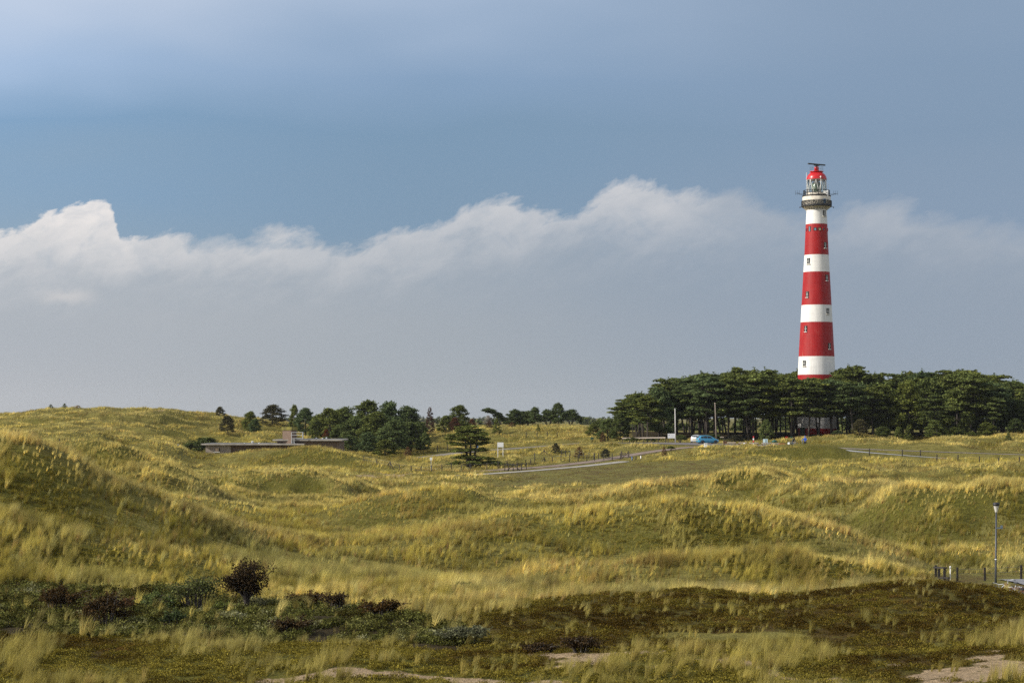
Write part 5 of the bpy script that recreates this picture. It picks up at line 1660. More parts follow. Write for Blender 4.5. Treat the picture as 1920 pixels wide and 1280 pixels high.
near_shrub("silver_shrub", 872, 1206, 92, 34, "silvery grey-green sea buckthorn on the near heath", leaf_mat("silver_leaves", 0.2, spread=0.5, attr=False, base=(0.125, 0.135, 0.080), hue=0.2), 0.050, 3800, stems=16)
near_shrub("heather_shrub", 1090, 1222, 70, 32, "dark heather bush beside the near sand ridge", N_DKBR, 0.045, 2600, stems=14)
near_shrub("heather_shrub", 1010, 1222, 64, 20, "low dark heather bush left of the sand ridge bush", N_DKBR, 0.045, 1800, stems=12)

# ------------------------------------------------------------------ fences, signs, poles
M_WOOD = simple_mat("weathered_wood", (0.062, 0.048, 0.038), 0.9, var=0.3, scale=4.0)
M_DKWOOD = simple_mat("dark_post_wood", (0.026, 0.021, 0.018), 0.9, var=0.3, scale=5.0)
M_BRWOOD = simple_mat("brown_beam_wood", (0.20, 0.095, 0.048), 0.8, var=0.25, scale=3.0)
M_PALEWOOD = simple_mat("pale_plank_wood", (0.52, 0.43, 0.36), 0.8, var=0.18, scale=3.0)
M_ORWOOD = simple_mat("orange_plank_wood", (0.52, 0.20, 0.07), 0.8, var=0.15, scale=3.0)
M_WIRE = simple_mat("fence_wire", (0.20, 0.20, 0.19), 0.5, metal=0.5)
M_BOARD = simple_mat("white_board", (0.80, 0.80, 0.80), 0.5, var=0.03)
M_BLUE = simple_mat("blue_sign_paint", (0.05, 0.14, 0.32), 0.5, var=0.1)
M_GREENBIN = simple_mat("green_bin_paint", (0.008, 0.075, 0.055), 0.5, var=0.15)
M_TYRE = simple_mat("black_rubber", (0.015, 0.015, 0.016), 0.8)
M_STEEL = simple_mat("bright_steel", (0.36, 0.37, 0.38), 0.3, metal=0.7, var=0.08)
M_LAMPP = simple_mat("lamp_post_paint", (0.050, 0.055, 0.066), 0.45, var=0.1)
rw_ = np.random.default_rng(33)


def fence(name, spots, braced, label, y0, y1, hgt_=1.05):
    """posts along a line with two wires; some posts carry slanting braces"""
    P = [hit(a, b, y0, y1) for a, b in spots]
    # keep the run smooth in depth
    ysm = np.array([p.y for p in P])
    for _ in range(3): ysm[1:-1] = (ysm[:-2] + 2 * ysm[1:-1] + ysm[2:]) / 4
    P = [ground(a, float(y)) for (a, b), y in zip(spots, ysm)]
    o = empty(name, P[0], 0, label, "fence")
    org = P[0]
    for i, p in enumerate(P):
        l_ = p - org
        h_ = hgt_ * rw_.uniform(0.92, 1.1)
        tilt = Vector((rw_.normal(0, 0.05), rw_.normal(0, 0.05), 0))
        m = MB(); m.tube([l_ - Vector((0, 0, 0.3)), l_ + tilt + Vector((0, 0, h_))], [0.062, 0.058], 7)
        m.build("post", M_DKWOOD, o)
        if i in braced:
            d = (P[min(i + 1, len(P) - 1)] - P[max(i - 1, 0)]); d.z = 0; d.normalize()
            for sg in (-1, 1):
                e = l_ + d * sg * 1.05
                e.z = float(hgt(e.x + org.x, e.y + org.y)) + CAM_Z - org.z - 0.1
                MB().tube([e, l_ + Vector((0, 0, h_ * 0.88))], 0.06, 6).build("brace", M_DKWOOD, o)
    wr_ = MB()
    for lv in (0.45, 0.92):
        wr_.tube([p - org + Vector((0, 0, hgt_ * lv)) for p in P], 0.010, 4, cap=False)
    wr_.build("wire", M_WIRE, o)
    return o


c7 = lambda x, y: (640 + x / 4.0, 730 + y / 4.0)
row1 = [c7(170, 548), c7(268, 578), c7(365, 596), c7(440, 606), c7(527, 622), c7(602, 628), c7(678, 642), c7(757, 634), c7(825, 628), c7(898, 618), c7(968, 602), c7(1092, 604), c7(1178, 592), c7(1245, 586), c7(1316, 581), c7(1383, 576), c7(1448, 556), c7(1520, 545), c7(1582, 548), c7(1647, 547), c7(1712, 545), c7(1775, 543), c7(1840, 541), (1115, 863.5), (1132, 862.5), (1148, 861.5), (1163, 860.7)]
fence("wire_fence", row1, {2, 10, 17}, "long wire fence of dark wooden posts running along the pale concrete path", 245, 340)
row2 = [c7(1225, 466), c7(1255, 468), c7(1290, 470), c7(1322, 470), c7(1352, 474), c7(1386, 476), c7(1420, 480), c7(1453, 482), c7(1485, 482), c7(1520, 484), c7(1552, 486), c7(1590, 490), c7(1650, 500), (1061, 855), (1069, 857), (1078, 858), (1086, 859), (1095, 859.5), (1104, 860), (1113, 860.5), (1122, 860.5)]
fence("wire_fence", row2, {2, 9}, "wire fence of thin dark posts farther back, right of the white two-legged sign", 285, 360)
row3 = [(112, 831.5), (126, 833), (147, 833), (170, 833), (193, 835), (215.6, 840), (232, 843)]
fence("wire_fence", row3, set(), "short wire fence of dark posts among the dunes at the left", 225, 318, 0.75)
row5 = [c7(720, 464), c7(795, 458), c7(1345, 362), c7(1386, 360), c7(1467, 358), c7(1545, 358), c7(1618, 358)]
for i, (a, b) in enumerate([c7(720, 464), c7(795, 458), c7(1386, 360), c7(1467, 360), c7(1545, 358), c7(1618, 360)]):
    p = hit(a, b, 300, 460)
    o = MB().tube([(0, 0, -0.3), (0.03, 0, 1.15)], 0.075, 7).tube([(0, 0, 0.9), (0, 0, 0.95)], 0.08, 7).build("wooden_post", M_DKWOOD, None, p)
    tag(o, ["dark wooden post in the grass below the pine clump", "dark wooden post just left of the lone layered pine", "dark post on the far grass below the wind-swept pine", "dark post on the far grass left of the tiny conifer",
            "dark post on the far grass right of the tiny conifer", "dark post on the far grass right below the far grove"][i], "post")

# posts along the cycle path at the right
BOLL = [(1630, 853), (1691.6, 854.8), (1725.6, 855.2), (1756.5, 868.5), (1796, 865.5), (1836, 869), (1872, 873), (1911, 872.5)]
BL = ["first dark post beside the cycle path counted from the lighthouse side", "thin dark post beside the cycle path, second from the lighthouse side", "dark post beside the cycle path, third from the lighthouse side",
      "tall dark post in the straw bank under the cycle path, first of the lower row", "dark post in the straw bank, second of the lower row", "dark post in the straw bank, third of the lower row",
      "dark post in the straw bank, fourth of the lower row", "dark post in the straw bank nearest the right edge"]
for (a, b), lb in zip(BOLL, BL):
    p = hit(a, b, 262, 320)
    o = MB().tube([(0, 0, -0.3), (0.02, 0, 1.0)], [0.085, 0.08], 7).tube([(0.02, 0, 1.0), (0.02, 0, 1.03)], [0.08, 0.05], 7).build("roadside_post", M_DKWOOD, None, p)
    o.scale = (1, 1, 1.25 if a in (1756.5,) else 1.0)
    tag(o, lb, "post", "posts along the cycle path")


def sign_board(name, pxc, row_top, row_bot, wpx, row_foot, label, legs, mat=M_BOARD, Y=None, art=None, y0=260, y1=470, cat="sign"):
    p = ground(pxc, Y) if Y else hit(pxc, row_foot, y0, y1)
    sc = FOC / p.y
    foot = (HZ - row(p) * 1.0) / sc
    zt, zb2 = (HZ - row_top) / sc + CAM_Z - p.z, (HZ - row_bot) / sc + CAM_Z - p.z
    w = wpx / sc
    o = empty(name, p, 0, label, cat)
    bd_ = MB().box((0, 0, (zt + zb2) / 2), (w, 0.05, zt - zb2)).build("board", mat, o)
    lg = [0] if legs == 1 else [-w * 0.42, w * 0.42]
    for x in lg:
        lgm = M_GALV if legs == 1 else (M_WHITE if name == "notice_board" else M_WOOD)
        MB().box((x, 0.06, (zt - 0.3) / 2 - 0.0), (0.07 if legs == 1 else 0.11, 0.07, zt + 0.3)).build("leg", lgm, o)
    if art:
        a = MB()
        for (fx, fz, fw, fh) in art[0]:
            a.box(((fx - 0.5) * w, -0.031, zb2 + fz * (zt - zb2)), (fw * w, 0.01, fh * (zt - zb2)))
        a.build("lettering", art[1], bd_)
    return o


sign_board("notice_board", 938.2, 829, 838, 11.5, 848, "blank white notice board on two white legs beside the track", 2, Y=332)
sign_board("small_sign", 808.2, 857, 862.3, 4.6, 886, "small white sign on a thin post in front of the grey path", 1, Y=292)
info_art = ([(0.17, 0.66, 0.10, 0.10), (0.19, 0.60, 0.12, 0.05)], simple_mat("logo_blue", (0.05, 0.05, 0.22), 0.6))
so2 = sign_board("information_board", 1259.3, 812.5, 821.3, 14.6, 827.5, "white information board with a small dark blue emblem below the white flagpole", 2, Y=357, art=info_art)
ink = MB()
for k, (fz, fw) in enumerate([(0.80, 0.30), (0.66, 0.42), (0.50, 0.36), (0.36, 0.44), (0.24, 0.30)]):
    ink.box((0.07 * 1.4, -0.030, 0), (fw * 1.39, 0.008, 0.018))
    for q in range(4): ink.v[-8 + q] = (ink.v[-8 + q][0], ink.v[-8 + q][1], ink.v[-8 + q][2])
ink2 = MB()
scb = FOC / so2.location.y
ztb, zbb = (HZ - 812.5) / scb + CAM_Z - so2.location.z, (HZ - 821.3) / scb + CAM_Z - so2.location.z
for (fz, fw) in [(0.78, 0.32), (0.62, 0.44), (0.44, 0.36), (0.28, 0.44)]:
    ink2.box((0.10, -0.030, zbb + fz * (ztb - zbb)), (fw * 1.39, 0.008, 0.014))
for ch_ in so2.children:
    if ch_.name.startswith("board"):
        ink2.build("faint_lines", simple_mat("faint_print", (0.52, 0.50, 0.62), 0.7), ch_)
for nm, pxt, pxb, rt_, Yp, mat_, lb, r0 in [("flagpole", 1265.6, 1266.6, 767, 356, simple_mat("flagpole_paint", (0.60, 0.57, 0.54), 0.5), "tall white flagpole standing beside the white information board", 0.085),
                                           ("wooden_pole", 1340.6, 1343.4, 756.5, 362, simple_mat("grey_pole_wood", (0.23, 0.19, 0.155), 0.9, var=0.2), "tall bare wooden pole behind the blue car", 0.105)]:
    p = ground(pxb, Yp); sc = FOC / p.y
    zt = (HZ - rt_) / sc + CAM_Z - p.z
    o = empty(nm, p, 0, lb, "pole")
    MB().tube([(0, 0, -0.4), ((pxt - pxb) / sc * 0.5, 0, zt * 0.5), ((pxt - pxb) / sc, 0, zt)], [r0 * 1.1, r0, r0 * 0.8], 10).build("shaft", mat_, o)
    MB().lathe([(r0 * 0.8, 0), (r0 * 1.1, 0.06), (r0 * 0.3, 0.18)], 10, ((pxt - pxb) / sc, 0, zt)).build("cap", M_GALV if nm == "flagpole" else M_PALEWOOD, o)

# small boxes and bins
def bin_(name, pxc, rt_, rb, wpx, label, mat, Y, lid=None, cat="bin"):
    p = ground(pxc, Y); sc = FOC / p.y
    h_ = (rb - rt_) / sc; w = wpx / sc
    o = empty(name, p, 0, label, cat)
    lift = max(0.0, (row(p) - rb) / sc)
    MB().box((0, 0, lift + h_ / 2), (w, w * 0.85, h_), taper=1.06).build("body", mat, o, bevel=0.03)
    MB().box((0, -0.02, lift + h_ + 0.04), (w * 1.12, w * 0.98, 0.09)).build("lid", lid or mat, o, bevel=0.02)
    if lift > 0.12:
        MB().tube([(0, 0.05, -0.3), (0, 0.05, lift + 0.1)], 0.05, 8).build("post", M_GALV, o)
    return o


bin_("litter_bin", 1110.3, 820.5, 829, 5.6, "dark green litter bin in the grass left of the wood", M_GREENBIN, 380)
bin_("white_bin", 1323.2, 838.5, 845.2, 5.8, "small white box standing in the grass below the blue car", M_BOARD, 322, cat="box")
for pxc, rt_, rb, wpx, Y, lb in [(333.6, 832.5, 838, 3.6, 320, "small blue sign on a post left of the brick building"), (1018.4, 818.5, 822.5, 4.2, 408, "small grey-blue post box on the far grass below the grove"), (894.5, 835.5, 839, 4.5, 372, "small blue marker board behind the lone layered pine's trunks")]:
    sign_board("blue_sign", pxc, rt_, rb, wpx, rb + 5, lb, 1, M_BLUE, Y=Y)

# low beam fence under the wood, left of the information board
pa, pb = ground(1167, 374), ground(1248, 364)
o = empty("beam_barrier", pa, 0, "long low pale wooden beam on short posts under the wood's left end", "barrier")
d = pb - pa
for k in range(7):
    q = d * (k / 6); q.z = float(hgt(pa.x + q.x, pa.y + q.y)) + CAM_Z - pa.z
    MB().box(q + Vector((0, 0, 0.25)), (0.14, 0.14, 1.0)).build("post", M_WOOD, o)
bm_ = MB()
za = (HZ - 821) / (FOC / pa.y) + CAM_Z - pa.z; zb3 = (HZ - 820) / (FOC / pb.y) + CAM_Z - pa.z
bm_.bar((0, -0.09, max(0.75, za)), (d.x, d.y - 0.09, max(d.z + 0.75, zb3)), 0.14, 0.2)
bm_.build("beam", simple_mat("grey_beam_wood", (0.30, 0.25, 0.21), 0.9, var=0.2), o)

# plank rails by the car park
for i, (x0, x1, rw, mt, lb) in enumerate([(1364, 1379.5, 829.6, M_PALEWOOD, "pale plank rail on two posts, nearest the blue car"), (1385.5, 1400, 830.8, M_PALEWOOD, "pale plank rail on two brown posts, second from the blue car"),
                                          (1405.5, 1422, 831.8, M_PALEWOOD, "pale plank rail, third from the blue car"), (1428.5, 1446, 832.4, M_PALEWOOD, "pale plank rail in front of the two pale blue chairs"),
                                          (1447.5, 1462, 833.4, M_PALEWOOD, "low pale plank rail left of the orange plank"), (1460.5, 1472.5, 833.2, M_ORWOOD, "orange plank rail at the right end of the row of plank rails")]):
    p = ground((x0 + x1) / 2, 341 - 1.6 * i); sc = FOC / p.y
    w = (x1 - x0) / sc
    zt = max(0.45, (HZ - rw) / sc + CAM_Z - p.z)
    o = empty("plank_rail", p, R(rw_.uniform(-6, 6)), lb, "rail")
    MB().box((0, 0, zt), (w, 0.32, 0.16)).build("plank", mt, o, bevel=0.015)
    for sg in (-1, 1):
        MB().box((sg * w * 0.44, 0.02, zt / 2 - 0.14), (0.14, 0.14, zt + 0.12)).build("leg", M_BRWOOD, o)
    MB().box((0, 0.02, zt * 0.55), (w * 0.88, 0.05, 0.07)).build("brace", M_PALEWOOD, o)
for pxc, rt_, lb in [(1384.4, 832.5, "dark thin post in front of the second plank rail"), (1455, 832.0, "dark thin post among the plank rails near the orange plank"), (1472.6, 831.8, "dark post right of the orange plank")]:
    p = ground(pxc, 329); sc = FOC / p.y
    zt = (HZ - rt_) / sc + CAM_Z - p.z
    o = MB().tube([(0, 0, -0.3), (0, 0, max(0.6, zt))], 0.06, 7).tube([(0, 0, max(0.6, zt)), (0, 0, max(0.6, zt) + 0.03)], [0.06, 0.03], 7).build("thin_post", M_DKWOOD, None, p)
    tag(o, lb, "post")
p = ground(1357.5, 328); sc = FOC / p.y
o = empty("signpost", p, 0, "dark signpost with small pale direction boards beside the car park", "sign")
zt = (HZ - 818) / sc + CAM_Z - p.z
MB().tube([(0, 0, -0.3), (0, 0, zt)], 0.06, 8).build("post", M_DKWOOD, o)
MB().box((-0.36, -0.07, zt - 0.10), (0.62, 0.05, 0.13)).build("direction_board", M_PALEWOOD, o)
MB().box((0.14, 0.07, zt - 0.12), (0.42, 0.05, 0.11)).build("direction_board", M_WOOD, o)
p = ground(1359.5, 344); sc = FOC / p.y
bin_("brown_bin", 1359.3, 827.8, 831.8, 6.0, "brown wooden bin behind the signpost", M_BRWOOD, 344)
p = ground(1413, 347); sc = FOC / p.y
o = empty("marker_post", p, 0, "red and white striped marker post behind the plank rails", "post")
zt = (HZ - 817.5) / sc + CAM_Z - p.z
for k, mt in enumerate([M_WHITE, M_RED, M_WHITE, M_RED]):
    MB().tube([(0, 0, -0.2 if k == 0 else zt * k / 4), (0, 0, zt * (k + 1) / 4)], 0.12, 10).build("band", mt, o)
for pxc, rb, mt, lb in [(1475, 823, M_RED, "small red bin at the edge of the wood near the cyclists"), (1484, 823, M_GREENBIN, "small green bin right of the red one at the wood's edge")]:
    bin_("small_bin", pxc, 819, rb, 4.0, lb, mt, 364)
for pxc, lb in [(1433.5, "pale blue garden chair, left of the pair behind the plank rails"), (1437.5, "pale blue garden chair, right of the pair behind the plank rails")]:
    p = ground(pxc, 343)
    o = empty("garden_chair", p, R(160), lb, "chair")
    ch_m = simple_mat("pale_blue_plastic", (0.38, 0.50, 0.52), 0.5)
    MB().box((0, 0, 0.45), (0.46, 0.46, 0.05)).build("seat", ch_m, o); MB().box((0, 0.22, 0.78), (0.44, 0.05, 0.58)).build("backrest", ch_m, o)
    for sx_ in (-1, 1):
        for sy_ in (-1, 1): MB().box((sx_ * 0.2, sy_ * 0.2, 0.20), (0.05, 0.05, 0.46)).build("leg", ch_m, o)
p = ground(1452, 340)
o = empty("folded_cover", p, 0, "small closed-down dark green cover among the plank rails", "cover")
MB().lathe([(0.50, 0.55), (0.46, 0.75), (0.25, 0.92), (0.03, 0.98)], 14).build("canopy", M_GREENBIN, o)
MB().tube([(0, 0, -0.2), (0, 0, 0.8)], 0.04, 8).build("pole", M_GALV, o)
p = ground(1395.6, 334)
o = empty("bollard", p, 0, "small white bollard under the second plank rail", "bollard")
MB().lathe([(0.12, -0.1), (0.14, 0.35), (0.10, 0.5), (0.05, 0.55)], 12).build("body", M_WHITE, o)
MB().lathe([(0.125, 0.30), (0.145, 0.33), (0.145, 0.38), (0.12, 0.40)], 12).build("band", M_GREYM, o)
# gate and little marker posts where fence and track meet
p = hit(1172, 861, 285, 340)
o = empty("fence_gate", p, R(-35), "small weathered wooden gate at the right end of the long wire fence", "gate")
for x in (-0.65, 0.65): MB().box((x, 0, 0.55), (0.16, 0.16, 1.5)).build("post", M_WOOD, o)
gm_ = MB()
for z in (0.35, 0.65, 0.95): gm_.box((0, -0.02, z), (1.14, 0.05, 0.12))
gm_.bar((-0.5, -0.06, 0.3), (0.5, -0.06, 1.0), 0.05, 0.1)
gm_.build("rails", M_WOOD, o)
for pxc, rb, mt, lb in [(1185, 862.5, M_BLUE, "tiny blue marker post beside the fence gate"), (1201.5, 861.0, M_WHITE, "tiny white marker post by the track right of the gate"), (1192.5, 862, M_DKWOOD, "tiny dark marker post between the blue and the white one")]:
    p = hit(pxc, rb, 285, 345)
    o = MB().tube([(0, 0, -0.2), (0, 0, 0.5)], 0.08, 8).lathe([(0.08, 0), (0.07, 0.06), (0.02, 0.09)], 8, (0, 0, 0.5)).build("marker_post", mt, None, p)
    tag(o, lb, "post")

# ------------------------------------------------------------------ street lamp, posts and barrier at the bike park
p = ground(1867, 113.0); sc = FOC / p.y
lp = empty("street_lamp", p, 0, "slender dark grey street lamp with a cone-shaped head by the bike park", "street lamp")
zc = lambda r_: (HZ - r_) / sc + CAM_Z - p.z
MB().tube([(0, 0, -0.4), (0, 0, 0.8), (0.03, 0, zc(958))], [0.065, 0.058, 0.048], 12).build("pole", M_LAMPP, lp)
hd = MB().lathe([(0.06, zc(961)), (0.075, zc(958)), (0.155, zc(948.2)), (0.165, zc(947.6))], 20, (0.03, 0, 0)).build("lamp_shade", simple_mat("frosted_lamp_plastic", (0.62, 0.60, 0.55), 0.35, var=0.08), lp)
MB().lathe([(0.17, zc(947.8)), (0.19, zc(946.8)), (0.19, zc(943.2)), (0.15, zc(942.0)), (0.05, zc(941.2))], 20, (0.03, 0, 0)).build("lamp_cap", M_BLACK, lp)
br = MB(); br.bar((0.03, -0.02, zc(989.3)), (0.30, -0.02, zc(989.3)), 0.10, 0.06); br.box((0.33, -0.02, zc(987.6)), (0.10, 0.08, 0.20)); br.build("bracket", simple_mat("bracket_grey", (0.13, 0.17, 0.21), 0.5), lp)
MB().lathe([(0.066, zc(1048.8)), (0.068, zc(1048.5)), (0.068, zc(1047.4)), (0.066, zc(1047.2))], 12, (0.008, 0, 0)).build("number_band", M_BOARD, lp)
MB().box((0.0, -0.066, zc(1070)), (0.06, 0.02, 0.26)).build("access_door", M_LAMPP, lp)

PB = [(1795, 1084, 1063), (1846.6, 1081, 1063), (1914.6, 1074.5, 1058.5), (1975, 1072, 1057)]
Pn = [ground(a, 113.5 + 1.2 * i) for i, (a, b, t) in enumerate(PB)]
o = empty("wire_fence", Pn[0], 0, "low fence of thick dark posts and thin wire behind the street lamp", "fence")
for q, (a, b, t) in zip(Pn, PB):
    s_ = FOC / q.y
    l_ = q - Pn[0]
    topz = (HZ - t) / s_ + CAM_Z - Pn[0].z
    MB().box((l_.x, l_.y, (topz + l_.z - 0.3) / 2), (0.11, 0.11, topz - l_.z + 0.3)).build("post", M_DKWOOD, o, bevel=0.012)
wv = MB()
for dzw in (-0.10, -0.36):
    wv.tube([Vector(((a - 960) / (FOC / q.y) - Pn[0].x, q.y - Pn[0].y, (HZ - t) / (FOC / q.y) + CAM_Z - Pn[0].z + dzw)) for q, (a, b, t) in zip(Pn, PB)], 0.009, 4, cap=False)
wv.build("wire", M_WIRE, o)
# barrier of three posts seen almost end on
bs = [(1754.5, 113.8, 1059), (1760.5, 112.0, 1066), (1771, 109.0, 1063), (1778.5, 107.0, 1083)]
Q = [ground(a, y) for a, y, t in bs]
o = empty("wooden_barrier", Q[0], 0, "dark wooden barrier of three posts and a slanting rail left of the street lamp", "barrier")
tops = []
for q, (a, y, t) in zip(Q, bs):
    l_ = q - Q[0]; topz = (HZ - t) / (FOC / y) + CAM_Z - Q[0].z
    tops.append(Vector((l_.x, l_.y, topz)))
    MB().box((l_.x, l_.y, (topz + l_.z - 0.4) / 2), (0.13, 0.13, topz - l_.z + 0.4)).build("post", M_DKWOOD, o, bevel=0.012)
MB().bar(tops[0] + Vector((-0.06, -0.10, -0.12)), tops[2] + Vector((0.02, -0.10, -0.02)), 0.20, 0.09).build("rail", M_DKWOOD, o)
MB().bar(tops[1] + Vector((0, -0.12, -0.50)), tops[3] + Vector((0.02, -0.05, 0.02)), 0.12, 0.08).build("rail", M_DKWOOD, o)
p = ground(1781.5, 113); o = MB().tube([(0, 0, -0.2), (0.01, 0, 0.75)], 0.03, 8).lathe([(0.05, 0), (0.05, 0.1), (0.02, 0.14)], 8, (0.01, 0, 0.72)).build("marker_post", M_WHITE, None, p)
tag(o, "thin white marker post right of the dark wooden barrier", "post")

# bike-park beam fence
pa, pb = ground(1880, 106.8), ground(2010, 107.1)
o = empty("beam_fence", pa, 0, "brown two-beam wooden fence with bicycles leaning on it at the right edge", "fence")
for r_a, r_b, hh_ in ((1100.2, 1104.8, 0), (1106.0, 1110.4, 0)):
    z1 = (HZ - (r_a + r_b) / 2) / (FOC / pa.y) + CAM_Z - pa.z
    MB().box(((pb.x - pa.x) / 2 + (0.25 if r_a > 1105 else 0), -0.06, z1), ((pb.x - pa.x), 0.09, (r_b - r_a) / (FOC / pa.y))).build("beam", M_BRWOOD, o, bevel=0.012)
for k in range(3):
    MB().box((0.2 + 1.6 * k, 0.06, 0.35), (0.15, 0.13, 1.3)).build("post", M_BRWOOD, o, bevel=0.012)


# ------------------------------------------------------------------ bicycles
def bicycle(p, rz, label, paint, basket=False, lean=0.0, bars=M_STEEL, scale=1.0, steer=0.0):
    o = empty("bicycle", p, rz, label, "bicycle")
    o.rotation_euler = (lean, 0, rz)
    o.scale = (scale,) * 3
    Rw = 0.345
    for xw in (-0.54, 0.54):
        rim = MB()
        rim.tube([(xw + (Rw - 0.035) * math.cos(t), 0, Rw + (Rw - 0.035) * math.sin(t)) for t in np.linspace(0, 2 * math.pi, 29)], 0.014, 5, cap=False)
        rim.tube([(xw, -0.05, Rw), (xw, 0.05, Rw)], 0.03, 8)
        for k in range(12):
            t = 2 * math.pi * k / 12
            rim.bar((xw, 0.02 * (-1) ** k, Rw), (xw + (Rw - 0.04) * math.cos(t), 0, Rw + (Rw - 0.04) * math.sin(t)), 0.005)
        w = empty("wheel"); w.parent = o
        MB().tube([(xw + (Rw - 0.012) * math.cos(t), 0, Rw + (Rw - 0.012) * math.sin(t)) for t in np.linspace(0, 2 * math.pi, 29)], 0.022, 6, cap=False).build("tyre", M_TYRE, w)
        rim.build("rim", M_STEEL, w)
    f = MB()
    bb, st, hd1, hd2, ra = (-0.08, 0, 0.29), (-0.27, 0, 0.80), (0.36, 0, 0.88), (0.40, 0, 0.66), (-0.54, 0, Rw)
    for a, b_, r_ in [(bb, st, 0.018), (bb, hd2, 0.022), ((-0.22, 0, 0.66), hd2, 0.018), (hd1, hd2, 0.022)]:
        f.tube([a, b_], r_, 7)
    for sg in (-0.05, 0.05):
        f.tube([(-0.20, sg * 0.4, 0.60), (ra[0], sg, ra[2])], 0.010, 5); f.tube([(bb[0], sg * 0.6, bb[2]), (ra[0], sg, ra[2])], 0.011, 5)
        f.tube([(0.41, sg * 0.8, 0.64), (0.47, sg, 0.50), (0.54, sg, Rw)], 0.012, 5)
    f.build("frame", paint, o)
    g = MB()
    for xw in (-0.54, 0.54):
        pts = [(xw + (Rw + 0.035) * math.cos(t), 0, Rw + (Rw + 0.035) * math.sin(t)) for t in np.linspace(R(15 if xw > 0 else 5), R(165 if xw < 0 else 150), 12)]
        g.tube(pts, 0.026, 4, cap=False)
    g.build("mudguard", paint, o)
    MB().tube([(-0.27, 0, 0.78), (-0.30, 0, 0.90)], 0.013, 6).box((-0.31, 0, 0.93), (0.26, 0.17, 0.06), taper=0.8).build("saddle", M_BLACK, o)
    hb = MB()
    hb.tube([(0.36, 0, 0.86), (0.34, 0, 1.00)], 0.014, 6)
    hb.tube([(0.12, -0.29, 1.02), (0.24, -0.28, 1.06), (0.34, -0.12, 1.02), (0.36, 0, 1.0), (0.34, 0.12, 1.02), (0.24, 0.28, 1.06), (0.12, 0.29, 1.02)], 0.013, 6)
    h_o = hb.build("handlebar", bars, o)
    for sg in (-1, 1): MB().tube([(0.08, sg * 0.29, 1.015), (0.20, sg * 0.285, 1.045)], 0.021, 6).build("grip", M_BLACK, h_o)
    MB().lathe([(0.02, -0.03), (0.055, 0), (0.055, 0.04)], 10, (0.47, 0, 0.80)).build("headlight", M_GALV, o)
    cr = MB(); cr.lathe([(0.09, -0.006), (0.09, 0.006)], 16, (0, 0, 0))
    cr.v = [(bb[0] + v_[0], v_[2] - 0.06, bb[2] + v_[1]) for v_ in cr.v]
    cr.bar((bb[0], -0.08, bb[2]), (bb[0] + 0.12, -0.09, bb[2] - 0.12), 0.018); cr.bar((bb[0], 0.08, bb[2]), (bb[0] - 0.12, 0.09, bb[2] + 0.12), 0.018)
    cr.box((bb[0] + 0.12, -0.13, bb[2] - 0.12), (0.09, 0.08, 0.02)); cr.box((bb[0] - 0.12, 0.13, bb[2] + 0.12), (0.09, 0.08, 0.02))
    cr.build("crank", M_BLACK, o)
    rk = MB()
    for sg in (-0.06, 0.06):
        rk.tube([(-0.32, sg, 0.74), (-0.76, sg, 0.74)], 0.008, 5); rk.tube([(-0.54, sg, Rw), (-0.66, sg, 0.74)], 0.007, 5)
    rk.build("luggage_rack", M_STEEL, o)
    if basket:
        MB().box((0.56, 0, 0.90), (0.26, 0.36, 0.26), taper=1.15).build("basket", M_BOARD, o)
    return o


M_BKWHITE = simple_mat("white_bike_paint", (0.72, 0.73, 0.75), 0.35, var=0.05)
M_BKBLUE = simple_mat("pale_blue_bike_paint", (0.16, 0.36, 0.52), 0.35, var=0.05)
M_BKGREY = simple_mat("grey_bike_paint", (0.12, 0.13, 0.14), 0.35, var=0.05)
bicycle(ground(1866, 105.8), R(62), "pale blue bicycle with white handlebar leaning by the end of the brown beam fence", M_BKBLUE, bars=M_BKWHITE, lean=R(6))
bicycle(ground(1898, 107.6), R(118), "white bicycle behind the brown beam fence, only its handlebar showing", M_BKWHITE, bars=M_BKWHITE)
bicycle(ground(1906, 105.4), R(205), "grey bicycle lying against the near side of the brown beam fence", M_BKGREY, lean=R(-10))
bicycle(ground(1924, 105.0), R(150), "black bicycle at the right picture edge in front of the brown beam fence", simple_mat("black_bike_paint", (0.02, 0.02, 0.025), 0.35), lean=R(8))


# ------------------------------------------------------------------ the two cyclists
def skin_mesh(name, nodes, edges, mats, pick, sub=1):
    """one continuous body grown round a skeleton; pick(co) chooses the material slot of a face"""
    me = bpy.data.meshes.new(name + "_skeleton")
    keys = list(nodes)
    me.from_pydata([nodes[k][0] for k in keys], [(keys.index(a), keys.index(b)) for a, b in edges], [])
    ob = bpy.data.objects.new(name + "_skeleton", me)
    C.objects.link(ob)
    sk = ob.modifiers.new("skin", 'SKIN'); sk.use_smooth_shade = True
    sv_ = me.skin_vertices[0].data
    for i, k in enumerate(keys):
        sv_[i].radius = (nodes[k][1], nodes[k][1])
        sv_[i].use_root = (i == 0)
    ss = ob.modifiers.new("sub", 'SUBSURF'); ss.levels = sub; ss.render_levels = sub
    dg = bpy.context.evaluated_depsgraph_get()
    out = bpy.data.meshes.new_from_object(ob.evaluated_get(dg))
    bpy.data.objects.remove(ob); bpy.data.meshes.remove(me)
    out.name = name
    out.materials.clear()
    for m in mats: out.materials.append(m)
    for p_ in out.polygons:
        p_.material_index = pick(p_.center); p_.use_smooth = True
    return out


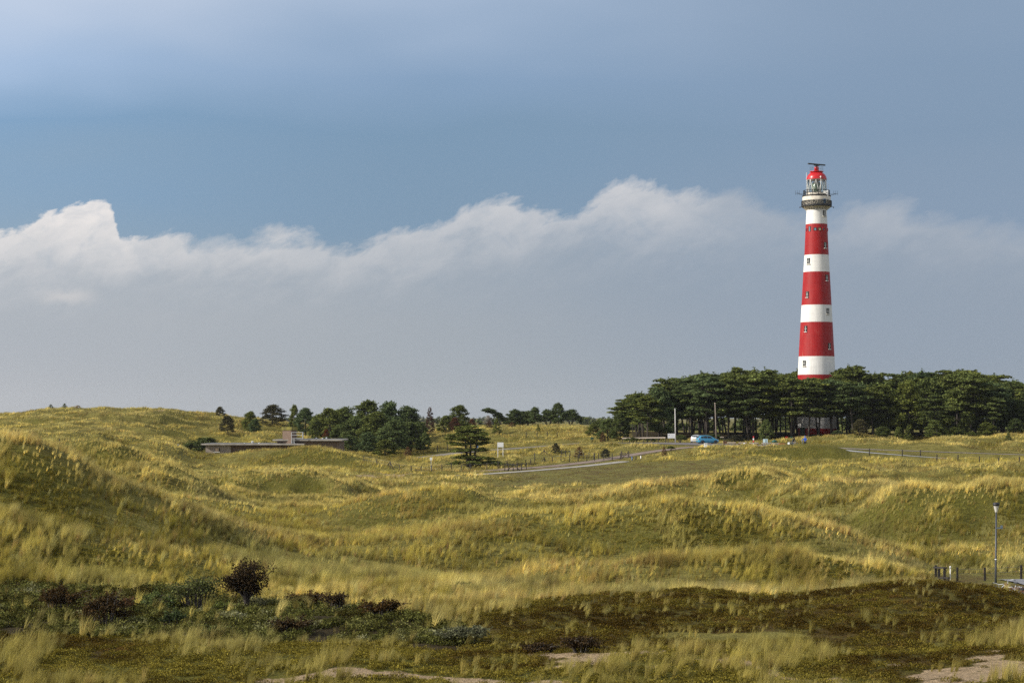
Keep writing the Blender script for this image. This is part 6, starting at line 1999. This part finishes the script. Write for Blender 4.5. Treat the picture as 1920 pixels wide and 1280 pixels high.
M_SKIN = simple_mat("skin", (0.52, 0.32, 0.24), 0.6, var=0.05)
M_BLUEJ = simple_mat("blue_jacket", (0.012, 0.13, 0.62), 0.7, var=0.12)
M_DARKT = simple_mat("dark_trousers", (0.018, 0.018, 0.024), 0.8, var=0.2)
M_BLACKJ = simple_mat("black_jacket", (0.016, 0.017, 0.020), 0.75, var=0.2)
M_BLUET = simple_mat("blue_grey_trousers", (0.08, 0.12, 0.18), 0.8, var=0.2)
M_HAIR = simple_mat("brown_hair", (0.05, 0.03, 0.02), 0.8)


def hand(nodes, edges, wrist, d, side, key):
    """palm, four fingers and a thumb, curled round a grip"""
    d = Vector(d).normalized(); s = Vector(side).normalized(); n = d.cross(s)
    w = Vector(wrist)
    nodes[key + 'palm'] = (tuple(w + d * 0.06), 0.030); edges.append((key + 'wrist', key + 'palm'))
    for i, L in enumerate((0.062, 0.072, 0.068, 0.052)):
        b0 = w + d * 0.10 + s * (0.027 - 0.018 * i)
        b1 = b0 + (d * 0.8 + n * 0.5) * L * 0.6
        b2 = b1 + (d * 0.1 + n * 1.0) * L * 0.5
        for j, q in enumerate((b0, b1, b2)): nodes['%sf%d%d' % (key, i, j)] = (tuple(q), 0.0095 - 0.001 * j)
        edges += [(key + 'palm', '%sf%d0' % (key, i)), ('%sf%d0' % (key, i), '%sf%d1' % (key, i)), ('%sf%d1' % (key, i), '%sf%d2' % (key, i))]
    t0 = w + d * 0.05 + s * 0.042; t1 = t0 + d * 0.035 + s * 0.015 + n * 0.02
    nodes[key + 't0'] = (tuple(t0), 0.011); nodes[key + 't1'] = (tuple(t1), 0.009)
    edges += [(key + 'palm', key + 't0'), (key + 't0', key + 't1')]


def person(p, rz, label, lean, head_at, hands_at, feet, jacket, trousers, hood=None):
    """standing figure; lean tips the trunk forward (+x); hands_at: two grip points"""
    hip = Vector((0, 0, 0.92))
    ax = Vector((math.sin(lean), 0, math.cos(lean)))
    chest = hip + ax * 0.36; neckb = hip + ax * 0.52
    nk = neckb + ax * 0.07 + Vector((0.02, 0, 0.02)); hc = nk + Vector(head_at)
    nodes = {'pelvis': (tuple(hip), 0.145), 'waist': (tuple(hip + ax * 0.16), 0.135), 'chest': (tuple(chest), 0.165), 'neckb': (tuple(neckb), 0.085), 'neck': (tuple(nk), 0.055),
             'headl': (tuple(hc), 0.082), 'headm': (tuple(hc + Vector((0.0, 0, 0.085))), 0.094), 'headt': (tuple(hc + Vector((-0.01, 0, 0.16))), 0.060),
             'nose': (tuple(hc + Vector((0.105, 0, 0.05))), 0.016)}
    edges = [('pelvis', 'waist'), ('waist', 'chest'), ('chest', 'neckb'), ('neckb', 'neck'), ('neck', 'headl'), ('headl', 'headm'), ('headm', 'headt'), ('headm', 'nose')]
    for sg, k in ((1, 'l'), (-1, 'r')):
        sh = hip + ax * 0.47 + Vector((0, sg * 0.185, 0))
        hd_ = Vector(hands_at[0 if sg > 0 else 1])
        el = (sh + hd_) / 2 + Vector((-0.05, sg * 0.09, -0.08))
        nodes[k + 'sh'] = (tuple(sh), 0.075); nodes[k + 'el'] = (tuple(el), 0.052); nodes[k + 'wrist'] = (tuple(hd_), 0.034)
        edges += [('chest', k + 'sh'), (k + 'sh', k + 'el'), (k + 'el', k + 'wrist')]
        hand(nodes, edges, hd_, (hd_ - el), (0, -sg, 0.2), k)
        ft = Vector(feet[0 if sg > 0 else 1])
        kn = (hip + ft) / 2 + Vector((0.05, sg * 0.06, 0.03))
        nodes[k + 'hip'] = (tuple(hip + Vector((0, sg * 0.095, -0.07))), 0.108); nodes[k + 'kn'] = (tuple(kn), 0.068)
        nodes[k + 'an'] = (tuple(ft + Vector((0, 0, 0.09))), 0.048); nodes[k + 'toe'] = (tuple(ft + Vector((0.17, sg * 0.02, 0.035))), 0.040)
        edges += [('pelvis', k + 'hip'), (k + 'hip', k + 'kn'), (k + 'kn', k + 'an'), (k + 'an', k + 'toe')]
    nkz = nk
    def pick(c):
        c = Vector(c)
        if (c - nkz).dot(ax) > 0.02 and (c - (hc + Vector((0, 0, 0.07)))).length < 0.24: return 0
        for hq in hands_at:
            if (c - Vector(hq)).length < 0.16 and c.z > 0.6 and (c - Vector(hq)).dot(Vector((1, 0, 0))) > -0.02: return 0
        if c.z < 0.11: return 3
        if (c - hip).dot(ax) > -0.06: return 1
        return 2
    me = skin_mesh("person_body", nodes, edges, [M_SKIN, jacket, trousers, M_BLACK], pick)
    o = link("person", me, None, p)
    o.rotation_euler = (0, 0, rz)
    tag(o, label, "person")
    hm = MB()
    hm.lathe([(0.100, -0.03), (0.112, 0.05), (0.095, 0.12), (0.05, 0.165), (0.01, 0.175)], 14, tuple(hc + Vector((-0.022, 0, 0.035))))
    hm.build("hood" if hood else "hair", hood or M_HAIR, o)
    ey = MB()
    for sg in (-1, 1): ey.lathe([(0.002, -0.010), (0.010, 0), (0.002, 0.010)], 8, tuple(hc + Vector((0.088, sg * 0.034, 0.082))))
    ey.build("eyes", M_BLACK, o)
    return o


# walker in the blue jacket pushing a bicycle towards the camera
pp = ground(1509.5, 331.0)
sc = FOC / pp.y
bk = bicycle(ground(1504.5, 330.4), R(-100), "grey bicycle being pushed by the person in the blue jacket", M_BKGREY)
person(pp, R(-95), "person in a bright blue hooded jacket and dark trousers pushing a bicycle", R(9), (0.03, 0, 0.06), ((0.42, 0.02, 1.02), (0.40, -0.52, 1.02)), ((0.10, 0.10, 0.0), (-0.12, -0.10, 0.0)), M_BLUEJ, M_DARKT, M_BLUEJ)
# second cyclist bending over a parked bicycle with white panniers
p2 = ground(1485.5, 333.0)
b2 = bicycle(p2 + Vector((0.0, -0.35, 0)), R(-18), "bicycle with white panniers beside the bending cyclist in black", M_BKGREY, basket=False)
pn = MB()
for sg in (-1, 1): pn.box((-0.60, sg * 0.16, 0.52), (0.36, 0.16, 0.36))
pn.build("pannier", M_BOARD, b2, bevel=0.03)
person(p2 + Vector((0.15, 0.30, 0)), R(-70), "person in a black jacket bending over a bicycle left of the blue-jacketed one", R(52), (0.09, 0, 0.02), ((0.62, 0.16, 0.74), (0.62, -0.20, 0.74)), ((0.06, 0.12, 0.0), (-0.14, -0.12, 0.0)), M_BLACKJ, M_BLUET, None)

# ------------------------------------------------------------------ cars
M_CARG = simple_mat("car_glass", (0.012, 0.018, 0.022), 0.15, var=0.1, spec=0.35)
M_HUB = simple_mat("pale_hubcap", (0.80, 0.78, 0.74), 0.5, var=0.1)
M_TAIL = simple_mat("red_tail_light", (0.42, 0.010, 0.04), 0.25)
M_LAMPG = simple_mat("clear_headlight", (0.70, 0.70, 0.70), 0.15)


def car_mat(name, col):
    m = bpy.data.materials.new(name); m.use_nodes = True
    N = NT(m.node_tree)
    t = N.new('ShaderNodeTexCoord')
    n = N.noise(t.outputs['Object'], 2.0, 4.0, 0.6)
    k = N.smooth(n, 0.3, 0.7, 0.92, 1.06)
    b = N.new('ShaderNodeBsdfPrincipled')
    N.put(b.inputs['Base Color'], N.mix(1.0, (*col, 1), N.comb(k, k, k), 'MULTIPLY'))
    b.inputs['Roughness'].default_value = 0.32; b.inputs['Metallic'].default_value = 0.25
    b.inputs['Coat Weight'].default_value = 0.8; b.inputs['Coat Roughness'].default_value = 0.06
    o = N.new('ShaderNodeOutputMaterial'); N.put(o.inputs[0], b.outputs[0])
    return m


def hatchback(p, rz, label, paint):
    o = empty("parked_car", p, rz, label, "car")
    # stations along the length: x, half width, sill, belt height, roof height, half width of the roof
    st = [(-1.92, 0.62, 0.42, 0.78, 0.90, 0.52), (-1.86, 0.74, 0.32, 0.88, 1.08, 0.60), (-1.70, 0.80, 0.24, 0.96, 1.34, 0.60), (-1.45, 0.83, 0.20, 0.97, 1.46, 0.59), (-1.0, 0.835, 0.20, 0.96, 1.50, 0.58),
          (-0.4, 0.84, 0.20, 0.95, 1.52, 0.58), (0.15, 0.84, 0.20, 0.94, 1.48, 0.57), (0.60, 0.84, 0.20, 0.94, 1.34, 0.58), (0.95, 0.835, 0.20, 0.93, 1.10, 0.62), (1.18, 0.83, 0.20, 0.90, 0.97, 0.68), (1.50, 0.81, 0.22, 0.82, 0.88, 0.66),
          (1.78, 0.75, 0.26, 0.70, 0.76, 0.58), (1.92, 0.62, 0.34, 0.56, 0.62, 0.48)]
    V, F = [], []
    for x, w, zs, zb_, zr_, wr_ in st:
        rim = [(w * 0.90, zs), (w, zs + 0.10), (w * 1.0, (zs + zb_) / 2), (w * 0.97, zb_), (wr_ * 1.08, zb_ + (zr_ - zb_) * 0.72), (wr_ * 0.92, zr_ - 0.03), (wr_ * 0.45, zr_)]
        ring = [(x, a, b) for a, b in rim] + [(x, -a, b) for a, b in reversed(rim)]
        V += ring
    k = 14
    for i in range(len(st) - 1):
        for j in range(k):
            q = (j + 1) % k
            F.append((i * k + j, (i + 1) * k + j, (i + 1) * k + q, i * k + q))
    F.append(tuple(range(k))); F.append(tuple((len(st) - 1) * k + j for j in reversed(range(k))))
    m = MB().add(V, F, True)
    link("body", m.mesh("car_body", paint), o)

    def interp(x):
        xs = [s[0] for s in st]
        return [float(np.interp(x, xs, [s[q] for s in st])) for q in range(1, 6)]

    def side(x, f, sg, off=0.012):
        w, zs, zb_, zr_, wr_ = interp(x)
        y0, z0_ = w * 0.97, zb_; y1, z1 = wr_ * 1.08, zb_ + (zr_ - zb_) * 0.72; y2, z2 = wr_ * 0.92, zr_ - 0.03
        if f < 0.75: t = f / 0.75; y, z = y0 + (y1 - y0) * t, z0_ + (z1 - z0_) * t
        else: t = (f - 0.75) / 0.25; y, z = y1 + (y2 - y1) * t, z1 + (z2 - z1) * t
        return (x, sg * (y + off), z + off * 0.3)
    for sg in (-1, 1):
        for (xa, xb, fa, fb) in [(-1.50, -1.05, 0.62, 0.80), (-1.00, -0.32, 0.84, 0.86), (-0.26, 0.62, 0.86, 0.74)]:
            xs = np.linspace(xa, xb, 6)
            lo = [side(x, 0.10, sg) for x in xs]; hi = [side(x, fa + (fb - fa) * (x - xa) / (xb - xa), sg) for x in xs]
            if xa < -1.3: lo[0] = side(xa, 0.35, sg)
            if xb > 0.5: hi[-1] = side(xb, 0.30, sg)
            MB().add(lo + hi, [(i, i + 1, 7 + i, 6 + i) if sg < 0 else (i + 1, i, 6 + i, 7 + i) for i in range(5)], True).build("side_window", M_CARG, o)
        MB().box((0.72, sg * 0.93, 1.0), (0.14, 0.18, 0.12)).build("mirror", paint, o, bevel=0.03)
        MB().box((-1.80, sg * 0.735, 0.88), (0.16, 0.10, 0.34)).build("tail_light", M_TAIL, o, bevel=0.03)
        MB().box((1.70, sg * 0.63, 0.70), (0.26, 0.26, 0.14)).build("headlight", M_LAMPG, o, bevel=0.04)
        for xd in (-0.30, 0.0):
            MB().box((xd - 0.42 if xd < 0 else -0.05, sg * 0.855, 0.84), (0.16, 0.03, 0.035)).build("door_handle", paint, o)
        for xw in (-1.20, 1.22):
            w = empty("wheel"); w.parent = o
            for nm, prof_, mt in (("tyre", [(0.20, -0.10), (0.285, -0.10), (0.305, -0.07), (0.305, 0.07), (0.285, 0.10), (0.20, 0.10)], M_TYRE), ("rim", [(0.02, 0.085), (0.06, 0.10), (0.12, 0.088), (0.20, 0.092), (0.215, 0.105), (0.215, 0.0)], M_HUB)):
                q = MB().lathe(prof_, 24)
                q.v = [(xw + a, sg * 0.765 + sg * c_, 0.305 + b) for a, b, c_ in q.v]
                q.build(nm, mt, w)
            ar = MB().lathe([(0.37, -0.02), (0.37, 0.03)], 24)
            ar.v = [(xw + a, sg * (0.815) + sg * c_, max(0.20, 0.315 + b)) for a, b, c_ in ar.v]
            ar.build("wheel_arch", M_BLACK, o)
    # windscreens
    def strip(xa, xb, name, n=5, off=0.014):
        P = []
        for x in np.linspace(xa, xb, n):
            w, zs, zb_, zr_, wr_ = interp(x)
            P += [(x, y, z + off) for y, z in ((-wr_ * 0.86, zr_ - 0.025), (-wr_ * 0.40, zr_), (wr_ * 0.40, zr_), (wr_ * 0.86, zr_ - 0.025))]
        fs = []
        for i in range(n - 1):
            for j in range(3): fs.append((i * 4 + j, (i + 1) * 4 + j, (i + 1) * 4 + j + 1, i * 4 + j + 1))
        MB().add(P, fs, True).build(name, M_CARG, o)
    strip(0.30, 1.10, "windscreen"); strip(-1.88, -1.60, "rear_window")
    MB().box((-1.915, 0, 0.55), (0.05, 1.05, 0.20)).build("rear_bumper", paint, o, bevel=0.02)
    MB().box((-1.945, 0, 0.66), (0.02, 0.50, 0.11)).build("number_plate", simple_mat("yellow_plate", (0.55, 0.42, 0.03), 0.5), o)
    MB().box((1.90, 0, 0.42), (0.06, 0.9, 0.14)).build("grille", M_BLACK, o, bevel=0.02)
    return o


pc = ground(1326.5, 352.0)
hatchback(pc, R(15), "sky-blue hatchback parked in front of the pine wood", car_mat("sky_blue_car_paint", (0.045, 0.30, 0.50)))
pw = ground(1309.5, 360.5)
hatchback(pw, R(62), "white car mostly hidden behind the rear of the sky-blue hatchback", car_mat("white_car_paint", (0.62, 0.63, 0.65)))

# ------------------------------------------------------------------ sea air: one box of thin haze round the whole scene
hb_ = MB()
hx, hy0, hy1, hz0, hz1 = 6500.0, -60.0, 6150.0, -20.0, 76.0
hb_.box((0, (hy0 + hy1) / 2, (hz0 + hz1) / 2), (2 * hx, hy1 - hy0, hz1 - hz0))
hm_ = bpy.data.materials.new("haze")
hm_.use_nodes = True
N = NT(hm_.node_tree)
pv = N.new('ShaderNodeVolumePrincipled')
pv.inputs['Color'].default_value = (0.88, 0.92, 0.97, 1)
pv.inputs['Density'].default_value = 0.00004
pv.inputs['Anisotropy'].default_value = 0.2
ho = N.new('ShaderNodeOutputMaterial')
N.put(ho.inputs['Volume'], pv.outputs[0])
tag(hb_.build("haze", hm_), kind="stuff")
